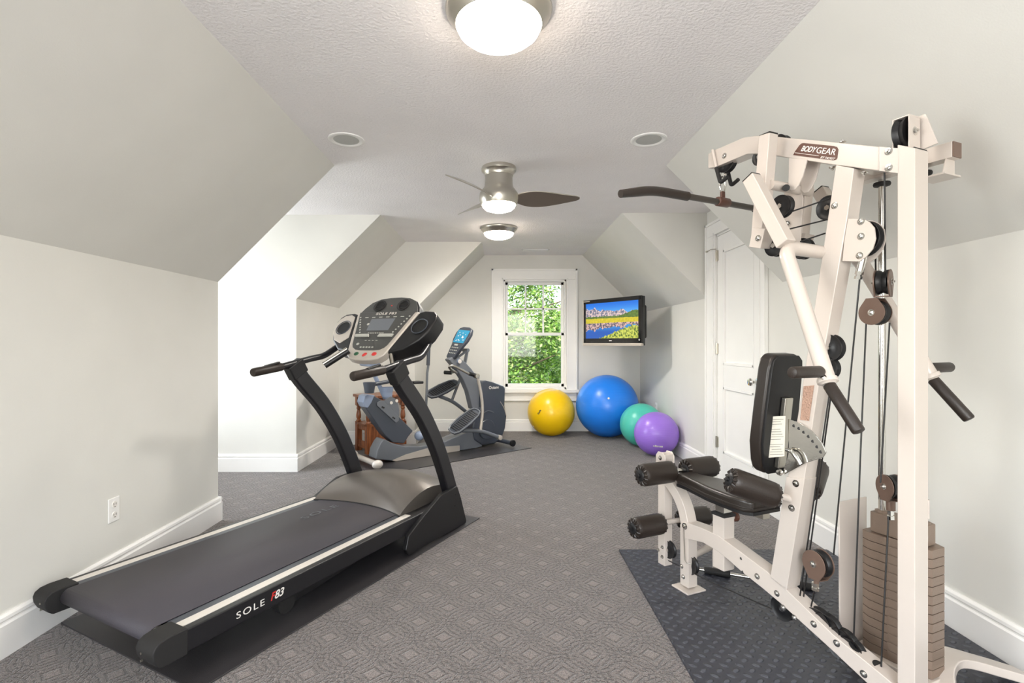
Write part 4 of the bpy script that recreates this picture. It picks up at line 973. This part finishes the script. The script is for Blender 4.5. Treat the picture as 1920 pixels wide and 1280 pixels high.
# ---------------------------------------------------------------- exercise balls
def ball(x, y, r, key, label, mark=None, a0=0, b0=-.4):
    o = tag(empty('exercise_ball', (x,y,r+.001), 0), label, 'exercise ball', 'exercise balls by the window')
    MB().ellipsoid((0,0,0),(r,0,0),(0,r,0),(0,0,r),64,40).build('ball_skin',key,o)
    a, b = a0, b0; d = Vector((math.sin(a)*math.cos(b),-math.cos(a)*math.cos(b),math.sin(b)))
    MB().lathe([(.014,0),(.012,.003),(.006,.004),(0,.004)],d*r,d,14).build('valve_plug','white',o)
    if mark:
        ma, mb_, sz, txt, tilt, col = mark; d = Vector((math.sin(ma)*math.cos(mb_),-math.cos(ma)*math.cos(mb_),math.sin(mb_)))
        xr = Vector((0,0,1)).cross(-d).normalized()*-1; xr = Vector((-d.y,d.x,0)).normalized(); yr = d.cross(xr).normalized()
        xr2 = xr*math.cos(tilt)+yr*math.sin(tilt); yr2 = d.cross(xr2)
        text_mesh('ball_lettering', txt, sz, col, o, frame_mw(d*(r+.0012)-xr2*sz*1.6, xr2, yr2), ext=.0015, bold=.001)
    return o
ball(.67,6.75,.310,'ballY','large yellow exercise ball on the carpet under the window',(-.55,.13,.03,'GoFit',1.0,'ink'),-1.2,-.6)
ball(1.39,6.67,.402,'ballB','biggest exercise ball, bright blue, in the corner below the television',None,-.15,.35)
ball(1.675,6.07,.252,'ballT','teal exercise ball between the blue and the purple one',None,.5,-.3)
ball(1.695,5.56,.236,'ballP','purple exercise ball, nearest of the four, against the right wall',(-.22,-.45,.032,'+fitness',0,'white'),1.3,-.5)
# ---------------------------------------------------------------- television in the far right corner
tl, tr = Vector((1.056,6.48,1.46)), Vector((1.585,5.72,1.482)); cc = (tl+tr)/2; dx = (tr-tl); ang = math.atan2(dx.y,dx.x)
TV = tag(empty('television', (cc.x,cc.y,1.472), ang), 'flat black television with a mountain lake picture on a wall arm in the corner', 'television')
w2, h2 = .463, .28
MB().box(-w2,w2,.0,.055,-h2,h2).build('casing','tvblack',TV,.008,3)
MB().box(-w2+.01,w2-.01,.05,.10,-.2,.18).build('rear_housing','black',TV,.02,2)
bz = MB().box(-w2,w2,-.012,.002,h2-.045,h2).box(-w2,w2,-.012,.002,-h2+.03,-h2+.085).box(-w2,-w2+.045,-.012,.002,-h2+.03,h2).box(w2-.045,w2,-.012,.002,-h2+.03,h2).build('bezel','tvblack',TV,.002)
MB().box(-w2-.006,-w2+.012,-.014,.03,-h2,h2).box(-w2,-w2+.12,-.014,.0,h2-.02,h2-.008).box(-w2,w2,-.016,.03,-h2-.004,-h2+.028).build('silver_trim_and_reflection','silver',TV,.004)  # lower trim; left and upper strips imitate a bright reflection on the edge
m = fresh('landscape_screen'); k = NB(m); tc = k.n('ShaderNodeTexCoord'); sp = k.n('ShaderNodeSeparateXYZ'); k.l(tc.outputs['Object'], sp.inputs[0])
u = sp.outputs[0]; v = k.m('ADD', k.m('DIVIDE', sp.outputs[2], .445), .49)
cx = k.n('ShaderNodeCombineXYZ'); k.l(u, cx.inputs[0]); n1 = k.noise(cx.outputs[0], 9, 6); n2 = k.noise(cx.outputs[0], 26, 5); n3 = k.noise(tc.outputs['Object'], 40, 4); n4 = k.noise(tc.outputs['Object'], 14, 3)
ridge = k.m('ADD', .80, k.m('ADD', k.m('MULTIPLY', k.m('SUBTRACT', n1, .5), .42), k.m('MULTIPLY', u, -.16)))
mirror = k.m('SUBTRACT', .94, ridge)
def lt(a, b): return k.m('LESS_THAN', a, b)
def clamp3(x): return x
col = k.mix(k.smooth(v, .6, 1.0), (90,180,240), (20,110,215))
snow = k.mix(k.smooth(n3, .4, .6), (96,104,128), (222,196,190)); col = k.mix(lt(v, ridge), col, snow)
tre = k.m('ADD', .60, k.m('ADD', k.m('MULTIPLY', n2, .1), k.m('MULTIPLY', k.smooth(u, .1, .4), .13)))
col = k.mix(lt(v, tre), col, k.mix(n3, (20,50,24), (120,150,60)))
col = k.mix(lt(v, k.m('ADD', .58, k.m('MULTIPLY', n4, .03))), col, k.mix(n3, (150,150,30), (240,214,50)))
lake = k.mix(k.smooth(v, .2, .5), (16,84,176), (60,160,220)); refl = k.mix(k.smooth(n3,.4,.6), (80,80,96), (214,176,168))
lake = k.mix(k.m('GREATER_THAN', v, k.m('SUBTRACT', mirror, -.20)), lake, refl)
col = k.mix(lt(v, k.m('ADD', .45, k.m('MULTIPLY', n4, .04))), col, lake)
reed = k.m('ADD', -.10, k.m('ADD', k.m('MULTIPLY', k.smooth(u, -.35, .42), .38), k.m('MULTIPLY', n2, .22)))
col = k.mix(lt(v, reed), col, k.mix(k.smooth(n3,.3,.65), (40,84,24), (210,214,90)))
k.l(col, k.b.inputs['Base Color']); k.b.inputs['Roughness'].default_value = .2; k.l(col, k.b.inputs['Emission Color']); k.b.inputs['Emission Strength'].default_value = .75
k.b.inputs['Base Color'].default_value = (0,0,0,1)
for l in list(m.node_tree.links):
    if l.to_socket == k.b.inputs['Base Color']: m.node_tree.links.remove(l)
k.b.inputs['Base Color'].default_value = (.02,.02,.02,1)
MB().box(-w2+.044,w2-.044,-.004,.001,-h2+.084,h2-.044).build('screen',m,TV,smooth=False)
text_mesh('maker_badge','SONY',.022,'white',TV,frame_mw((-.03,-.0125,-h2+.05),(1,0,0),(0,0,1)),ext=.0004,bold=.0006) if 0 else MB().box(-.02,.022,-.014,-.012,-h2+.052,-h2+.062).build('maker_badge','white',TV)
MB().lathe([(.011,0),(.011,.001)],(w2-.03,-.0125,-h2+.065),(0,-1,0),16).build('energy_sticker','grayplas',TV)
iv = Matrix.Rotation(-ang,4,'Z'); tgt = iv@(Vector((1.935,7.0,1.47))-TV.location)
arm = MB().rect([(0,.09,0),(tgt*.5)+Vector((.05,0,0)),tgt],.05,.04,side=(0,0,1)).build('wall_arm','black',TV,.003)
MB().box(-.09,.09,.095,.11,-.1,.1).build('mount_plate','black',TV,.002)
# ---------------------------------------------------------------- wooden side table
WT = tag(empty('wooden_table', (-1.369,5.87,0), math.radians(37.7)), 'reddish brown wooden side table with turned posts behind the treadmill', 'table')
a, b, h = .24, .165, .64
MB().box(-a-.02,a+.02,-b-.02,b+.02,h-.03,h).build('table_top','wood',WT,.006,3)
MB().box(-a+.02,a-.02,-b+.015,b-.015,h-.10,h-.03).build('apron','wood',WT,.003)
for s in (-1,1):
    for r in (-1,1):
        x, y = s*(a-.03), r*(b-.03)
        mb = MB().box(x-.03,x+.03,y-.03,y+.03,.0,.33).box(x-.03,x+.03,y-.03,y+.03,h-.13,h-.03)
        mb.lathe([(.028,.33),(.03,.34),(.018,.355),(.026,.37),(.028,.40),(.022,.44),(.017,.46),(.024,.475),(.024,.485),(.018,.495),(.028,.51)],(x,y,0),(0,0,1),20)
        mb.build('turned_leg','wood',WT,.002)
MB().box(-a+.0,a,-b,b,.30,.325).build('middle_shelf','wood',WT,.003); MB().box(-a+.01,a-.01,-b+.01,b-.01,.05,.075).build('lower_shelf','wood',WT,.003)
bx = MB().box(-a+.06,a-.06,-b+.02,-b+.035,.075,.30).build('front_panel','wood',WT,.002)
for s in (-1,1): MB().box(s*(a-.02)-.006,s*(a-.02)+.006,-b+.05,b-.05,.075,.13).box(s*(a-.02)-.006,s*(a-.02)+.006,-b+.05,b-.05,.25,.30).build('side_rail','wood',WT,.002)
# rolled white towels on its middle shelf
q = Vector((-.12,-.10,.325)); R_ = Matrix.Rotation(math.radians(37.7),4,'Z')
for i, (dx_, lab) in enumerate(((.06,'rolled white towel at the left on the middle shelf of the wooden table'),(.145,'rolled white towel right of another on the middle shelf of the wooden table'))):
    p = WT.location+R_@Vector((-.20+dx_,-.06,.325+.037)); o = tag(empty('rolled_towel', p, math.radians(37.7)), lab, 'towel', 'rolled towels on the wooden table')
    mb = MB(); mb.tube([(0,-.1,0),(0,.1,0)],.036,18); mb.build('towel_roll','white',o,.008)
    MB().tube([(math.cos(t)*(.03-.002*t),-.102,math.sin(t)*(.03-.002*t)) for t in [k*.5 for k in range(24)]],.0022,6).build('rolled_edge','paper',o)
# ---------------------------------------------------------------- outdoors
struct(MB().box(-30,30,7.6,60,-3.3,-3.2).build('ground','lawn',smooth=False))
def tree(x, y, zb, hgt, rad, n, ls, cols, label, seed):
    rnd = random.Random(seed); o = tag(empty('tree',(x,y,zb)), label, 'tree', 'trees outside the window')
    mb = MB().tube([(0,0,0),(.1,0,hgt*.3),(-.1,.1,hgt*.6),(.05,0,hgt*.9)],[.22,.17,.1,.03],10)
    for i in range(26):
        a = rnd.random()*2*PI; z = hgt*(.12+.7*rnd.random()); r = rad*(.6+.4*rnd.random())
        mb.tube([(0,0,z),(math.cos(a)*r*.5,math.sin(a)*r*.5,z+.2),(math.cos(a)*r,math.sin(a)*r,z+.5)],[.05,.03,.01],6)
    mb.build('trunk','bark',o)
    cl = []
    while len(cl) < 130:
        q = Vector((rnd.uniform(-1,1),rnd.uniform(-1,1),rnd.uniform(-1,1)))
        if q.length < 1: cl.append((q.x*rad*.8, q.y*rad*.8, hgt*.52+q.z*hgt*.44, rad*(.14+.16*rnd.random())))
    for key, share in cols:
        vs = []; fs = []
        for i in range(int(n*share)):
            c = rnd.choice(cl); d = Vector((rnd.gauss(0,1),rnd.gauss(0,1),rnd.gauss(0,1))).normalized()*c[3]*(rnd.random()**.4)
            p = Vector(c[:3])+d; s = ls*(.6+.8*rnd.random())
            a = Vector((rnd.gauss(0,1),rnd.gauss(0,1),rnd.gauss(0,.6))).normalized(); b = a.cross(Vector((rnd.gauss(0,1),rnd.gauss(0,1),rnd.gauss(0,1)))).normalized()
            k = len(vs); vs += [p-a*s, p+b*s*.45, p+a*s, p-b*s*.45]; fs.append((k,k+1,k+2,k+3))
        mb = MB(); mb.v = [tuple(v) for v in vs]; mb.f = fs
        me = bpy.data.meshes.new('foliage'); me.from_pydata(mb.v, [], fs); me.materials.append(M[key])
        l = bpy.data.objects.new('foliage', me); C.objects.link(l); l.parent = o; l['kind'] = 'stuff'
tree(.0,12.4,-3.2,7.2,2.5,64000,.045,(('leafA',.5),('leafB',.25),('leafC',.25)),'leafy bright green tree filling most panes of the window',1)
tree(3.1,18.5,-3.2,6.3,2.3,16000,.065,(('leafB',.5),('leafA',.5)),'rounded green tree farther off in the upper right panes of the window, under the sky',3)
tree(-2.6,25,-3.2,9.6,3.2,12000,.10,(('leafC',.6),('leafA',.4)),'pale green tall tree glimpsed far behind the nearest one',4)
# ---------------------------------------------------------------- light
wd = bpy.data.worlds.new('world'); bpy.context.scene.world = wd; wd.use_nodes = True
nt = wd.node_tree; bg = nt.nodes['Background']; sky = nt.nodes.new('ShaderNodeTexSky'); sky.sky_type = 'NISHITA'
sky.sun_disc = False; sky.sun_elevation = math.radians(48); sky.sun_rotation = math.radians(200); sky.air_density = 1.2; sky.dust_density = 2
nt.links.new(sky.outputs[0], bg.inputs[0]); bg.inputs[1].default_value = .5
def sun(rot, e, col):
    l = bpy.data.lights.new('sun','SUN'); l.energy = e; l.angle = .02; l.color = col
    o = bpy.data.objects.new('sun', l); C.objects.link(o); o.rotation_euler = rot
sun((math.radians(48),0,math.radians(-20)), 2.8, (1,.95,.86))
def area(name, loc, rot, sx, sy, e, col):
    l = bpy.data.lights.new(name,'AREA'); l.shape = 'RECTANGLE'; l.size = sx; l.size_y = sy; l.energy = e; l.color = col
    o = bpy.data.objects.new(name, l); C.objects.link(o); o.location = loc; o.rotation_euler = rot
# daylight in the dormer window, plus fill lamps added in the unseen openings
area('dormer_window_daylight', (DX-.06,(wy0+wy1)/2,(wz0+wz1)/2), (PI/2,0,-PI/2), wy1-wy0, wz1-wz0, 27, (.92,.96,1))
area('back_fill_light', (0,Y0-.07,(bz0+bz1)/2), (PI/2+.3,0,0), bx1-bx0, bz1-bz0, 85, (.97,.98,1))  # added fill lamp behind the camera, tilted up to lift the ceiling
for y, e in ((1.87,3),(5.42,44),(3.55,20)):
    l = bpy.data.lights.new('lamp_bulb','SPOT'); l.energy = e*2; l.color = (1,.96,.91); l.shadow_soft_size = .12; l.spot_size = math.radians(172); l.spot_blend = .6
    o = bpy.data.objects.new('lamp_bulb', l); C.objects.link(o); o.location = (-.01, y, H-(.13 if y != 3.55 else .32))
area('side_fill_light', (-2.95,(NA+NBB)/2,1.45), (PI/2+.15,0,-PI/2), NBB-NA-.3, 1.5, 58, (.95,.98,1))  # added fill lamp from the left, brightening the gym's side faces
cam = bpy.data.cameras.new('camera'); cam.lens = 18; cam.sensor_width = 36; cam.shift_x = 22/1920; cam.shift_y = 3/1920
co = bpy.data.objects.new('camera', cam); C.objects.link(co); co.location = (0,0,HC); co.rotation_euler = (PI/2,0,0)
sc = bpy.context.scene; sc.camera = co; cam.clip_start = .05
sc.view_settings.view_transform = 'Standard'; sc.view_settings.look = 'None'; sc.view_settings.gamma = 1; sc.view_settings.use_curve_mapping = False
sc.view_settings.exposure = .66
sc.cycles.max_bounces = 10; sc.cycles.diffuse_bounces = 6
